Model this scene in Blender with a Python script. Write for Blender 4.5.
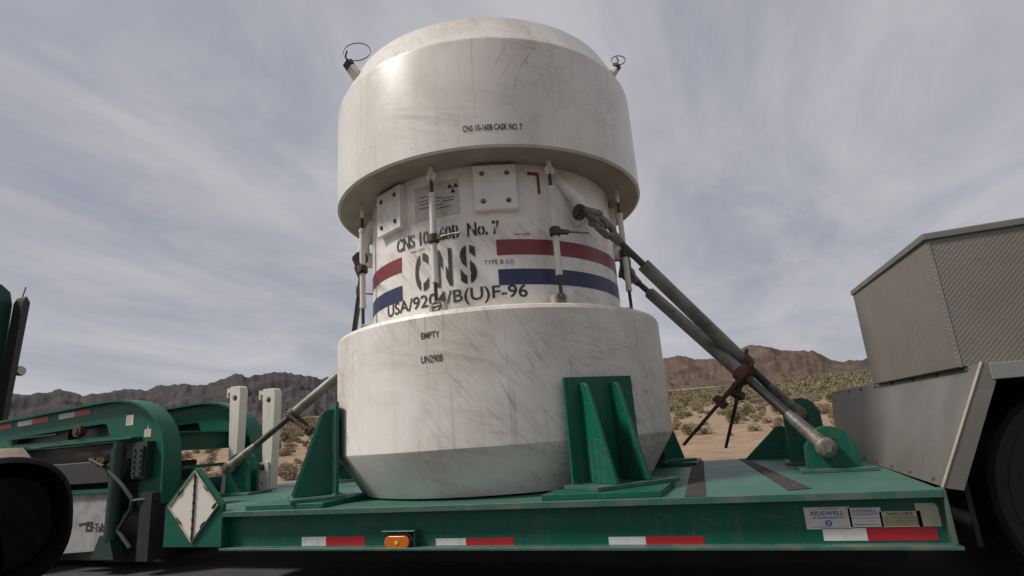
import bpy, bmesh, math, random
from mathutils import Vector, Matrix, noise
R = math.radians
random.seed(7)
for o in list(bpy.data.objects): bpy.data.objects.remove(o, do_unlink=True)
S = bpy.context.scene
C = S.collection

# ---------------------------------------------------------------- camera, sky, sun, exposure
CAM = Vector((1.8206, -4.3607, 0.35))
YAW, PITCH, ROLL, FPX = .3666, .2492, -.0756, 577.2
cy, sy, cp, sp = math.cos(YAW), math.sin(YAW), math.cos(PITCH), math.sin(PITCH)
fw = Vector((-sy*cp, cy*cp, sp)); rt = Vector((cy, sy, 0)); up = rt.cross(fw)
r2 = rt*math.cos(ROLL) + up*math.sin(ROLL); u2 = up*math.cos(ROLL) - rt*math.sin(ROLL)
cd = bpy.data.cameras.new('camera'); cam = bpy.data.objects.new('camera', cd); C.objects.link(cam)
m = Matrix((r2, u2, -fw)).transposed().to_4x4(); m.translation = CAM; cam.matrix_world = m
cd.sensor_width = 36; cd.lens = FPX/1024*36; cd.clip_start = .02; cd.clip_end = 20000
S.camera = cam
SUN_AZ, SUN_EL = R(-148), R(50)          # direction towards the sun, azimuth from +X
w = bpy.data.worlds.new('World'); S.world = w; w.use_nodes = True
nt = w.node_tree; nt.nodes.clear()
def N(nt, t, **k):
    n = nt.nodes.new(t)
    for a, b in k.items(): setattr(n, a, b)
    return n
def wmath(nt, op, a, b=None, c=None):
    n = N(nt, 'ShaderNodeMath', operation=op)
    for i, v in enumerate((a, b, c)):
        if v is None: continue
        if isinstance(v, (int, float)): n.inputs[i].default_value = v
        else: nt.links.new(v, n.inputs[i])
    return n.outputs[0]
out = N(nt, 'ShaderNodeOutputWorld'); bg = N(nt, 'ShaderNodeBackground'); bg.inputs[1].default_value = .088
sky = N(nt, 'ShaderNodeTexSky', sky_type='NISHITA'); sky.sun_disc = False
sky.sun_elevation = SUN_EL; sky.sun_rotation = math.pi/2 - SUN_AZ
tc = N(nt, 'ShaderNodeTexCoord'); sep = N(nt, 'ShaderNodeSeparateXYZ'); nt.links.new(tc.outputs['Generated'], sep.inputs[0])
zz = wmath(nt, 'ADD', wmath(nt, 'MAXIMUM', sep.outputs[2], 0.0), .12)
px = wmath(nt, 'DIVIDE', sep.outputs[0], zz); py = wmath(nt, 'DIVIDE', sep.outputs[1], zz)
cmb = N(nt, 'ShaderNodeCombineXYZ'); nt.links.new(px, cmb.inputs[0]); nt.links.new(py, cmb.inputs[1])
def cloud(rot, scl, sc, det, dist, rough=.55):
    mp = N(nt, 'ShaderNodeMapping'); mp.inputs['Rotation'].default_value = (0, 0, rot); mp.inputs['Scale'].default_value = scl
    nt.links.new(cmb.outputs[0], mp.inputs[0])
    nz = N(nt, 'ShaderNodeTexNoise'); nz.inputs['Scale'].default_value = sc; nz.inputs['Detail'].default_value = det
    nz.inputs['Roughness'].default_value = rough; nz.inputs['Distortion'].default_value = dist
    nt.links.new(mp.outputs[0], nz.inputs[0]); return nz.outputs[0]
a = cloud(R(35), (1, .5, 1), 1.7, 12, .7, .6)
b = cloud(R(48), (1, .3, 1), 6, 10, .6, .65)
cc = wmath(nt, 'ADD', wmath(nt, 'MULTIPLY', a, .84), wmath(nt, 'MULTIPLY', b, .16))
ramp = N(nt, 'ShaderNodeValToRGB'); ramp.color_ramp.elements[0].position = .4; ramp.color_ramp.elements[1].position = .6
nt.links.new(cc, ramp.inputs[0])
mix = N(nt, 'ShaderNodeMixRGB'); nt.links.new(wmath(nt, 'ADD', wmath(nt, 'MULTIPLY', ramp.outputs[0], .22), .78), mix.inputs[0])
skb = N(nt, 'ShaderNodeMixRGB', blend_type='MULTIPLY'); skb.inputs[0].default_value = 1; skb.inputs[2].default_value = (.9, .9, .9, 1)
nt.links.new(sky.outputs[0], skb.inputs[1])
nt.links.new(skb.outputs[0], mix.inputs[1])
c3 = cloud(R(40), (1, .5, 1), .8, 5, .9, .5)
r3 = N(nt, 'ShaderNodeValToRGB'); r3.color_ramp.elements[0].position = .35; r3.color_ramp.elements[1].position = .65
r3.color_ramp.elements[0].color = (3.3, 3.3, 3.7, 1); r3.color_ramp.elements[1].color = (5.1, 5.0, 5.3, 1)
nt.links.new(wmath(nt, 'ADD', wmath(nt, 'MULTIPLY', c3, .45), wmath(nt, 'MULTIPLY', cc, .55)), r3.inputs[0]); nt.links.new(r3.outputs[0], mix.inputs[2])
nt.links.new(mix.outputs[0], bg.inputs[0]); nt.links.new(bg.outputs[0], out.inputs[0])
sd = bpy.data.lights.new('sun', 'SUN'); sd.energy = 2.9; sd.angle = R(10); sd.color = (1, .945, .87)
sun = bpy.data.objects.new('sun', sd); C.objects.link(sun)
sdir = Vector((math.cos(SUN_AZ)*math.cos(SUN_EL), math.sin(SUN_AZ)*math.cos(SUN_EL), math.sin(SUN_EL)))
sun.rotation_euler = sdir.to_track_quat('Z', 'Y').to_euler()
S.view_settings.view_transform = 'Standard'; S.view_settings.look = 'None'; S.view_settings.gamma = 1
S.view_settings.exposure = .3
S.render.resolution_x = 1024; S.render.resolution_y = 576

# ---------------------------------------------------------------- materials
def mat(name, col, rough=.6, metal=0, dirt_or_tone=None, dirt_or_tone_amt=.5, scale=6, stretch=(1, 1, 1), rot=(0, 0, 0), bump=0, bscale=60, lo=.45, hi=.7, emit=None, spec=.5, extra=None):
    M = bpy.data.materials.new(name); M.use_nodes = True; t = M.node_tree; B = t.nodes['Principled BSDF']
    B.inputs['Base Color'].default_value = (*col, 1); B.inputs['Roughness'].default_value = rough; B.inputs['Metallic'].default_value = metal
    B.inputs['Specular IOR Level'].default_value = spec
    T = N(t, 'ShaderNodeTexCoord')
    src = None
    def layer(base, d, amt, scale, stretch, rot, lo, hi, detail=8, dist=.6, mask=None):
        mp = N(t, 'ShaderNodeMapping'); mp.inputs['Scale'].default_value = stretch
        mr = N(t, 'ShaderNodeMapping'); mr.inputs['Rotation'].default_value = rot
        t.links.new(T.outputs['Object'], mr.inputs[0]); t.links.new(mr.outputs[0], mp.inputs[0])
        nz = N(t, 'ShaderNodeTexNoise'); nz.inputs['Scale'].default_value = scale; nz.inputs['Detail'].default_value = detail
        nz.inputs['Distortion'].default_value = dist; nz.inputs['Roughness'].default_value = .62
        t.links.new(mp.outputs[0], nz.inputs[0])
        mrn = N(t, 'ShaderNodeMapRange'); mrn.inputs[1].default_value = lo; mrn.inputs[2].default_value = hi; mrn.inputs[4].default_value = amt
        t.links.new(nz.outputs[0], mrn.inputs[0])
        fac = mrn.outputs[0]
        if mask:
            n2 = N(t, 'ShaderNodeTexNoise'); n2.inputs['Scale'].default_value = mask[0]; n2.inputs['Detail'].default_value = 4; n2.inputs['Distortion'].default_value = .5
            t.links.new(T.outputs['Object'], n2.inputs[0]); m2 = N(t, 'ShaderNodeMapRange'); m2.inputs[1].default_value = mask[1]; m2.inputs[2].default_value = mask[2]
            t.links.new(n2.outputs[0], m2.inputs[0]); fac = wmath(t, 'MULTIPLY', fac, m2.outputs[0])
        mx = N(t, 'ShaderNodeMixRGB'); t.links.new(fac, mx.inputs[0])
        if base is None: mx.inputs[1].default_value = (*col, 1)
        else: t.links.new(base, mx.inputs[1])
        mx.inputs[2].default_value = (*d, 1)
        return mx.outputs[0]
    if dirt_or_tone: src = layer(None, dirt_or_tone, dirt_or_tone_amt, scale, stretch, rot, lo, hi)
    for e in (extra or []): src = layer(src, **e)
    if src: t.links.new(src, B.inputs['Base Color'])
    if bump:
        nz = N(t, 'ShaderNodeTexNoise'); nz.inputs['Scale'].default_value = bscale; nz.inputs['Detail'].default_value = 4
        t.links.new(T.outputs['Object'], nz.inputs[0]); bp = N(t, 'ShaderNodeBump'); bp.inputs['Strength'].default_value = bump; bp.inputs['Distance'].default_value = .01
        t.links.new(nz.outputs[0], bp.inputs['Height']); t.links.new(bp.outputs[0], B.inputs['Normal'])
    if emit: B.inputs['Emission Color'].default_value = (*emit, 1); B.inputs['Emission Strength'].default_value = 1
    return M
BR = (.22, .15, .095)
scuff = dict(d=BR, amt=.5, scale=6, stretch=(5, 2, .3), rot=(0, R(38), 0), lo=.48, hi=.72, detail=12, dist=.7, mask=(1.3, .46, .66))
scuff2 = dict(d=(.32, .27, .2), amt=.55, scale=6, stretch=(.35, 1, 5), rot=(0, R(-16), 0), lo=.48, hi=.72, detail=12, dist=.8, mask=(1.7, .48, .66))
smudge = dict(d=(.45, .38, .3), amt=.45, scale=1.7, stretch=(1, 1, 1), rot=(.4, .2, 0), lo=.5, hi=.8, detail=12, dist=1.2)
line = dict(d=(.2, .135, .08), amt=.5, scale=4.0, stretch=(6, 2, .3), rot=(0, R(24), 0), lo=.60, hi=.66, detail=12, dist=1.2, mask=(1.2, .47, .58))
gravity = dict(d=(.3, .22, .15), amt=.45, scale=5, stretch=(7, 7, .22), rot=(0, 0, 0), lo=.56, hi=.7, detail=8, dist=.15, mask=(1.5, .45, .6))
speck = dict(d=(.3, .25, .19), amt=.5, scale=45, stretch=(1, 1, 1), rot=(0, 0, 0), lo=.64, hi=.74, detail=4, dist=0)
streak = dict(d=(.42, .38, .32), amt=.35, scale=3.5, stretch=(5, 5, .25), rot=(0, 0, 0), lo=.5, hi=.8, detail=6, dist=.1)
M = {}
M['cask_lo'] = mat('cask_white_lower', (.77, .74, .685), .45, dirt_or_tone=(.5, .435, .34), dirt_or_tone_amt=.6, scale=1.6, lo=.4, hi=.75, bump=.05, bscale=9, extra=[smudge, scuff, scuff2, line, dict(streak, amt=.25), gravity, speck])
M['cask_up'] = mat('cask_white_upper', (.73, .70, .645), .33, dirt_or_tone=(.45, .41, .35), dirt_or_tone_amt=.6, scale=1.3, lo=.4, hi=.75, bump=.03, bscale=7, extra=[smudge, dict(scuff, rot=(0, R(28), 0)), streak, dict(scuff2, amt=.55), dict(line, rot=(0, R(-25), 0), amt=.5), gravity, speck])
M['cask_body'] = mat('cask_white_body', (.74, .715, .665), .35, dirt_or_tone=(.42, .38, .32), dirt_or_tone_amt=.5, scale=3, lo=.5, hi=.75, extra=[dict(smudge, scale=3.5), dict(scuff, amt=.65, mask=(2.5, .48, .62)), streak, dict(speck, amt=.6)])
M['white'] = mat('white_steel_paint', (.62, .6, .55), .45, dirt_or_tone=(.3, .24, .18), dirt_or_tone_amt=.6, scale=7, stretch=(2, 2, 1), lo=.52, hi=.78)
M['post'] = mat('cream_post_paint', (.66, .63, .56), .5, dirt_or_tone=(.38, .31, .24), dirt_or_tone_amt=.5, scale=5, stretch=(3, 3, .6), lo=.5, hi=.8)
GR = (.001, .1, .062)
M['green'] = mat('green_trailer_paint', GR, .42, spec=.35, dirt_or_tone=(.008, .06, .04), dirt_or_tone_amt=.6, scale=3, lo=.45, hi=.75, bump=.04, bscale=12, extra=[dict(d=(.13, .1, .06), amt=.45, scale=7, stretch=(.5, 1, 4), rot=(0, R(-18), 0), lo=.57, hi=.72, detail=10, dist=1.2), dict(d=(.09, .04, .02), amt=.8, scale=22, stretch=(1, 1, 1), rot=(0, 0, 0), lo=.68, hi=.74, detail=6, dist=.4), dict(d=(.12, .1, .07), amt=.35, scale=5, stretch=(5, 5, .3), rot=(0, 0, 0), lo=.53, hi=.75, detail=6, dist=.2)])
M['jackgreen'] = mat('greasy_dark_green', (.008, .04, .027), .55, dirt_or_tone=(.03, .027, .02), dirt_or_tone_amt=.85, scale=7, lo=.4, hi=.65)
M['deck'] = mat('deck_green_sky_tone', (.022, .115, .083), .5, dirt_or_tone=(.07, .125, .1), dirt_or_tone_amt=.7, scale=2.2, stretch=(1, 1, 1), lo=.38, hi=.72, bump=.12, bscale=30, extra=[dict(d=(.06, .05, .042), amt=.75, scale=4, stretch=(1, 2, 1), rot=(0, 0, .4), lo=.58, hi=.72, detail=10, dist=.8)])  # green made paler to carry sky reflection, plus brown dirt
M['lip'] = mat('green_flange_edge', (.022, .1, .072), .45, dirt_or_tone=(.14, .13, .1), dirt_or_tone_amt=.75, scale=4, stretch=(2, 2, 2), lo=.42, hi=.7)
M['grip'] = mat('black_grip_tape', (.028, .025, .023), .9, dirt_or_tone=(.1, .07, .055), dirt_or_tone_amt=.6, scale=14, lo=.45, hi=.7, bump=.4, bscale=200)
M['dark'] = mat('dark_undercarriage', (.012, .012, .012), .8, dirt_or_tone=(.03, .026, .022), dirt_or_tone_amt=.6, scale=6)
M['rust'] = mat('rusty_steel', (.12, .048, .022), .8, dirt_or_tone=(.05, .035, .027), dirt_or_tone_amt=.9, scale=22, lo=.4, hi=.62, bump=.4, bscale=70)
M['brown'] = mat('brown_greasy_steel', (.085, .06, .04), .6, metal=.3, dirt_or_tone=(.03, .025, .02), dirt_or_tone_amt=.8, scale=25, bump=.2)
M['rod'] = mat('grey_galvanised_tube', (.21, .205, .18), .48, metal=.25, dirt_or_tone=(.085, .072, .055), dirt_or_tone_amt=.85, scale=7, lo=.4, hi=.7, bump=.1, bscale=40)
M['thread'] = mat('dark_threaded_rod', (.075, .07, .06), .5, metal=.4, dirt_or_tone=(.035, .03, .025), dirt_or_tone_amt=.8, scale=12, bump=.15)
M['blackrod'] = mat('black_thread', (.02, .018, .017), .45, dirt_or_tone=(.05, .04, .03), dirt_or_tone_amt=.5, scale=30)
M['forged'] = mat('forged_grey_steel', (.2, .19, .165), .5, metal=.35, dirt_or_tone=(.07, .05, .035), dirt_or_tone_amt=.8, scale=16, lo=.4, hi=.65, bump=.25, bscale=45)
M['red'] = mat('red_paint', (.2, .028, .032), .45, dirt_or_tone=(.13, .03, .03), dirt_or_tone_amt=.5, scale=6)
M['blue'] = mat('blue_paint', (.014, .024, .075), .45, dirt_or_tone=(.04, .05, .1), dirt_or_tone_amt=.5, scale=6)
M['ink'] = mat('black_lettering', (.022, .024, .027), .6, dirt_or_tone=(.09, .085, .08), dirt_or_tone_amt=.6, scale=18, lo=.48, hi=.75)
M['redink'] = mat('red_lettering', (.4, .05, .04), .6)
M['label'] = mat('pale_label_plate', (.5, .47, .4), .22, dirt_or_tone=(.3, .25, .18), dirt_or_tone_amt=.6, scale=9, lo=.45, hi=.7)
M['paper'] = mat('weathered_sticker', (.5, .47, .37), .5, dirt_or_tone=(.3, .27, .2), dirt_or_tone_amt=.5, scale=14)
M['paper2'] = mat('pale_sticker', (.62, .6, .52), .5, dirt_or_tone=(.35, .32, .28), dirt_or_tone_amt=.5, scale=14)
M['yellowp'] = mat('faded_yellow_sticker', (.5, .47, .27), .5, dirt_or_tone=(.22, .21, .12), dirt_or_tone_amt=.5, scale=16)
M['stblue'] = mat('sticker_blue_ink', (.03, .1, .36), .5)
M['stblue2'] = mat('sticker_violet_ink', (.18, .2, .4), .5)
M['tapew'] = mat('white_reflective_tape', (.62, .62, .6), .35, dirt_or_tone=(.35, .3, .25), dirt_or_tone_amt=.5, scale=12, lo=.45, hi=.7)
M['taper'] = mat('red_reflective_tape', (.42, .015, .025), .3, dirt_or_tone=(.2, .03, .03), dirt_or_tone_amt=.5, scale=14)
M['amber'] = mat('amber_lens', (.55, .14, .012), .2)
M['amberhot'] = mat('amber_painted_glint', (.85, .5, .12), .15)  # bright colour for a glint painted on the lamp lens
M['rubber'] = mat('black_tyre_rubber', (.012, .012, .013), .75, dirt_or_tone=(.03, .028, .025), dirt_or_tone_amt=.5, scale=10, bump=.1)
M['alu'] = mat('weathered_aluminium_sheet', (.19, .18, .162), .5, metal=.4, dirt_or_tone=(.11, .1, .085), dirt_or_tone_amt=.7, scale=2.2, lo=.4, hi=.75, bump=.04, bscale=5, extra=[dict(d=(.26, .25, .23), amt=.5, scale=3, stretch=(1, 1, 3), rot=(0, 0, 0), lo=.58, hi=.8, detail=9, dist=.5)])
M['edge'] = mat('bare_aluminium_edge', (.42, .36, .28), .5, metal=.4, dirt_or_tone=(.25, .2, .15), dirt_or_tone_amt=.6, scale=12)
M['rail'] = mat('pale_aluminium_rail', (.26, .27, .25), .45, metal=.5, dirt_or_tone=(.14, .13, .11), dirt_or_tone_amt=.5, scale=8)
M['flap'] = mat('white_mud_flap', (.33, .32, .31), .7, dirt_or_tone=(.17, .15, .13), dirt_or_tone_amt=.8, scale=7, lo=.4, hi=.7)
M['greybox'] = mat('grey_truck_panel', (.045, .042, .04), .6, dirt_or_tone=(.03, .028, .026), dirt_or_tone_amt=.6, scale=4)
M['cabgreen'] = mat('truck_green_and_slot_shade', (.004, .04, .028), .35)
M['carblack'] = mat('black_mirror_plastic', (.002, .002, .0025), .6, spec=.08)
M['glass'] = mat('painted_reflection_glass', (.003, .003, .0035), .25, spec=.06, dirt_or_tone=(.02, .009, .005), dirt_or_tone_amt=.9, scale=14, lo=.5, hi=.7)  # dim brown reflection painted into the dark glass colour
M['carpaint'] = mat('dark_car_paint', (.02, .02, .022), .3)
M['chrome'] = mat('chrome_lamp', (.3, .3, .3), .2, metal=1)
# diamond plate
def diamond(name):
    Mt = mat(name, (.205, .185, .16), .5, metal=.3, dirt_or_tone=(.11, .1, .085), dirt_or_tone_amt=.6, scale=2, lo=.4, hi=.75)
    t = Mt.node_tree; B = t.nodes['Principled BSDF']; T = N(t, 'ShaderNodeTexCoord'); s = N(t, 'ShaderNodeSeparateXYZ')
    t.links.new(T.outputs['Object'], s.inputs[0])
    u = wmath(t, 'MULTIPLY', wmath(t, 'ADD', s.outputs[0], s.outputs[1]), 2*math.pi/.022)
    v = wmath(t, 'MULTIPLY', s.outputs[2], 2*math.pi/.022)
    s1 = wmath(t, 'SINE', wmath(t, 'MULTIPLY', wmath(t, 'ADD', u, v), .5)); s2 = wmath(t, 'SINE', wmath(t, 'MULTIPLY', wmath(t, 'SUBTRACT', u, v), .5))
    p = wmath(t, 'ABSOLUTE', wmath(t, 'MULTIPLY', s1, s2))
    q = N(t, 'ShaderNodeMapRange'); q.inputs[1].default_value = .5; q.inputs[2].default_value = .75; t.links.new(p, q.inputs[0])
    bp = N(t, 'ShaderNodeBump'); bp.inputs['Strength'].default_value = .55; bp.inputs['Distance'].default_value = .0022
    t.links.new(q.outputs[0], bp.inputs['Height']); t.links.new(bp.outputs[0], B.inputs['Normal'])
    return Mt
M['diamond'] = diamond('diamond_tread_aluminium')

# ---------------------------------------------------------------- mesh helpers
def V(*a): return Vector(a[0]) if len(a) == 1 else Vector(a)
def box(bm, c, s, rot=None, mi=0):
    r = bmesh.ops.create_cube(bm, size=1); vs = r['verts']
    mx = Matrix.Translation(V(c)) @ (rot.to_4x4() if rot else Matrix()) @ Matrix.Diagonal((*s, 1))
    bmesh.ops.transform(bm, matrix=mx, verts=vs)
    for f in set(f for v in vs for f in v.link_faces): f.material_index = mi
def bx(bm, x0, x1, y0, y1, z0, z1, mi=0): box(bm, ((x0+x1)/2, (y0+y1)/2, (z0+z1)/2), (x1-x0, y1-y0, z1-z0), None, mi)
def frame_of(d):
    d = V(d).normalized(); a = Vector((0, 0, 1)) if abs(d.z) < .9 else Vector((1, 0, 0))
    u = d.cross(a).normalized(); return u, d.cross(u)
def loft(bm, rings, closed=True, caps=True, mi=0):
    vr = [[bm.verts.new(p) for p in r] for r in rings]; n = len(vr[0])
    for a, b in zip(vr, vr[1:]):
        for i in range(n if closed else n-1):
            f = bm.faces.new((a[i], a[(i+1) % n], b[(i+1) % n], b[i])); f.material_index = mi
    if caps and closed:
        for r, rev in ((vr[0], True), (vr[-1], False)):
            f = bm.faces.new(list(reversed(r)) if rev else r); f.material_index = mi
def tube(bm, path, rad, seg=14, mi=0, closed=False):
    path = [V(p) for p in path]; n = len(path)
    if not isinstance(rad, (list, tuple)): rad = [rad]*n
    u, v = frame_of(path[1]-path[0]); rings = []
    for i, p in enumerate(path):
        d = (path[min(i+1, n-1)]-path[max(i-1, 0)]) if not closed else path[(i+1) % n]-path[i-1]
        d.normalize(); u = (u-d*u.dot(d)).normalized(); v = d.cross(u)
        rings.append([p+(u*math.cos(2*math.pi*k/seg)+v*math.sin(2*math.pi*k/seg))*rad[i] for k in range(seg)])
    if closed: rings.append(rings[0]); loft(bm, rings, caps=False, mi=mi); bmesh.ops.remove_doubles(bm, verts=bm.verts, dist=1e-6)
    else: loft(bm, rings, mi=mi)
def lathe(bm, prof, seg=128, c=(0, 0, 0), mi=0):
    rings = [[V(c)+Vector((r*math.cos(2*math.pi*k/seg), r*math.sin(2*math.pi*k/seg), z)) for k in range(seg)] for r, z in prof]
    loft(bm, rings, mi=mi)
def cyl(bm, p0, p1, r, seg=24, mi=0): tube(bm, [p0, p1], r, seg, mi)
def prism(bm, outer, holes, O, U, W, th, mi=0):
    """flat plate: outline in the (U, W) plane at O, thickness th along U x W"""
    O, U, W = V(O), V(U), V(W); nrm = U.cross(W).normalized(); b2 = bmesh.new()
    for loop in [outer]+list(holes):
        vs = [b2.verts.new(O+U*a+W*b) for a, b in loop]
        for i in range(len(vs)): b2.edges.new((vs[i], vs[(i+1) % len(vs)]))
    bmesh.ops.triangle_fill(b2, use_beauty=True, use_dissolve=False, edges=b2.edges[:])
    bmesh.ops.dissolve_limit(b2, angle_limit=.01, verts=b2.verts[:], edges=b2.edges[:])
    ret = bmesh.ops.extrude_face_region(b2, geom=b2.faces[:])
    bmesh.ops.translate(b2, vec=nrm*th, verts=[g for g in ret['geom'] if isinstance(g, bmesh.types.BMVert)])
    bmesh.ops.recalc_face_normals(b2, faces=b2.faces[:])
    for f in b2.faces: f.material_index = mi
    me = bpy.data.meshes.new('t'); b2.to_mesh(me); b2.free(); bm.from_mesh(me); bpy.data.meshes.remove(me)
def circle(cx, cy, r, n=16, a0=0, a1=360): 
    full = a1-a0 == 360
    return [(cx+r*math.cos(R(a0+(a1-a0)*i/(n if full else n-1))), cy+r*math.sin(R(a0+(a1-a0)*i/(n if full else n-1)))) for i in range(n)]
def tag(o, label=None, cat=None, group=None, kind=None):
    for k, v in (('label', label), ('category', cat), ('group', group), ('kind', kind)):
        if v: o[k] = v
    return o
def setpar(o, p):
    o.parent = p
    if p.type == 'EMPTY': o.matrix_parent_inverse = Matrix.Translation(-p.location)
def obj(name, bm, mats, parent=None, bevel=0, ang=35, label=None, fix=True):
    me = bpy.data.meshes.new(name)
    if fix: bmesh.ops.recalc_face_normals(bm, faces=bm.faces[:])
    bm.to_mesh(me); bm.free()
    for mm in (mats if isinstance(mats, (list, tuple)) else [mats]): me.materials.append(M[mm] if isinstance(mm, str) else mm)
    me.polygons.foreach_set('use_smooth', [True]*len(me.polygons)); me.set_sharp_from_angle(angle=R(ang))
    o = bpy.data.objects.new(name, me); C.objects.link(o)
    if parent: setpar(o, parent)
    if bevel:
        b = o.modifiers.new('bevel', 'BEVEL'); b.width = bevel; b.segments = 2; b.limit_method = 'ANGLE'; b.angle_limit = R(40); b.harden_normals = True
    if label: o['label'] = label
    return o
def empty(name, loc, label, cat, group=None):
    e = bpy.data.objects.new(name, None); C.objects.link(e); e.location = loc; e.empty_display_size = .2
    return tag(e, label, cat, group)
def B(): return bmesh.new()
def pol(r, az, z): return Vector((r*math.cos(R(az)), r*math.sin(R(az)), z))
# lettering
def text_mesh(body, height, bold=0, sx=1.0, space=1.0):
    cu = bpy.data.curves.new('t', 'FONT'); cu.body = body; cu.size = 1; cu.offset = bold; cu.space_character = space; cu.resolution_u = 4
    o = bpy.data.objects.new('t', cu); C.objects.link(o)
    bpy.context.view_layer.update(); me = bpy.data.meshes.new_from_object(o.evaluated_get(bpy.context.evaluated_depsgraph_get()))
    bpy.data.objects.remove(o); bpy.data.curves.remove(cu)
    b = B(); b.from_mesh(me); bpy.data.meshes.remove(me)
    k = height/.72
    for v in b.verts: v.co = Vector((v.co.x*k*sx, v.co.y*k, 0))
    xs = [v.co.x for v in b.verts]; x0, x1 = min(xs), max(xs)
    for v in b.verts: v.co.x -= (x0+x1)/2
    return b, x1-x0
def cut_gaps(b, xs, half):
    for x in xs:
        for s in (-half, half):
            bmesh.ops.bisect_plane(b, geom=b.verts[:]+b.edges[:]+b.faces[:], plane_co=(x+s, 0, 0), plane_no=(1, 0, 0), dist=1e-6)
        bmesh.ops.delete(b, geom=[f for f in b.faces if abs(f.calc_center_median().x-x) < half], context='FACES')
def slice_x(b, step):
    xs = [v.co.x for v in b.verts]; x = min(xs)+step
    while x < max(xs):
        bmesh.ops.bisect_plane(b, geom=b.verts[:]+b.edges[:]+b.faces[:], plane_co=(x, 0, 0), plane_no=(1, 0, 0), dist=1e-6); x += step
def cyl_text(name, body, az, z, h, r, parent, m='ink', bold=.01, sx=1, width=None, stencil=False, space=1, tilt=0, label=None):
    b, w_ = text_mesh(body, h, bold, sx, space)
    if width:
        for v in b.verts: v.co.x *= width/w_
    if stencil:                      # find each glyph and open the painted bridges
        isl = []
        seen = set()
        for v in b.verts:
            if v in seen: continue
            st = [v]; comp = []
            while st:
                q = st.pop()
                if q in seen: continue
                seen.add(q); comp.append(q); st += [e.other_vert(q) for e in q.link_edges]
            isl.append((min(c.co.x for c in comp), max(c.co.x for c in comp)))
        gaps = [(a_+b_)/2 for a_, b_ in isl if b_-a_ > h*.28]
        cut_gaps(b, gaps, h*.045)
    slice_x(b, .025)
    for v in b.verts:
        x, y = v.co.x, v.co.y+math.tan(R(tilt))*v.co.x; a_ = R(az)+x/r
        v.co = Vector((math.cos(a_)*r, math.sin(a_)*r, z+y))
    for f in b.faces:
        f.normal_update(); c = f.calc_center_median()
        if f.normal.dot(Vector((c.x, c.y, 0))) < 0: f.normal_flip()
    return obj(name, b, m, parent, fix=False, label=label)
def flat_text(name, body, O, U, W, h, parent, m='ink', bold=.01, width=None):
    b, w_ = text_mesh(body, h, bold)
    for v in b.verts: v.co = V(O)+V(U)*(v.co.x*((width/w_) if width else 1))+V(W)*v.co.y
    return obj(name, b, m, parent, fix=False)
def cyl_patch(bm, az0, az1, z0, z1, r, th=.002, mi=0):
    n = max(2, int(abs(az1-az0)/1.5)); rings = []
    for i in range(n+1):
        a_ = az0+(az1-az0)*i/n
        rings.append([pol(r, a_, z0), pol(r+th, a_, z0), pol(r+th, a_, z1), pol(r, a_, z1)])
    loft(bm, rings, mi=mi)

# ---------------------------------------------------------------- ground, road, hills
def sm(a_, b_, x):
    t = max(0, min(1, (x-a_)/(b_-a_))); return t*t*(3-2*t)
GZ = -.58
def ground_h(x, y):
    dx, dy = x-CAM.x, y-CAM.y; r = math.hypot(dx, dy)
    k = sm(9, 26, y)
    h = GZ-.03*sm(5.2, 7, y) + .053*max(0, r-16)*k
    if y > 5.5:
        q = min(1, (y-5.5)/10)
        h += q*(noise.noise(Vector((x*.12, y*.12, 0)))*.12+noise.noise(Vector((x*.5, y*.5, 3)))*.035)
        h += sm(60, 400, r)*noise.noise(Vector((x*.008, y*.008, 5)))*3
    return h
bm = B(); NA = 300
rs = [0]; q = 2.5
while q < 2200: rs.append(q); q *= 1.045
verts = []
for i, r in enumerate(rs):
    row = []
    for k in range(NA):
        a_ = 2*math.pi*k/NA; x, y = CAM.x+r*math.cos(a_), CAM.y+r*math.sin(a_)
        row.append(bm.verts.new((x, y, ground_h(x, y))))
        if i == 0: break
    verts.append(row)
for k in range(NA): bm.faces.new((verts[0][0], verts[1][k], verts[1][(k+1) % NA]))
for a_, b_ in zip(verts[1:], verts[2:]):
    for k in range(NA): bm.faces.new((a_[k], b_[k], b_[(k+1) % NA], a_[(k+1) % NA]))
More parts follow.
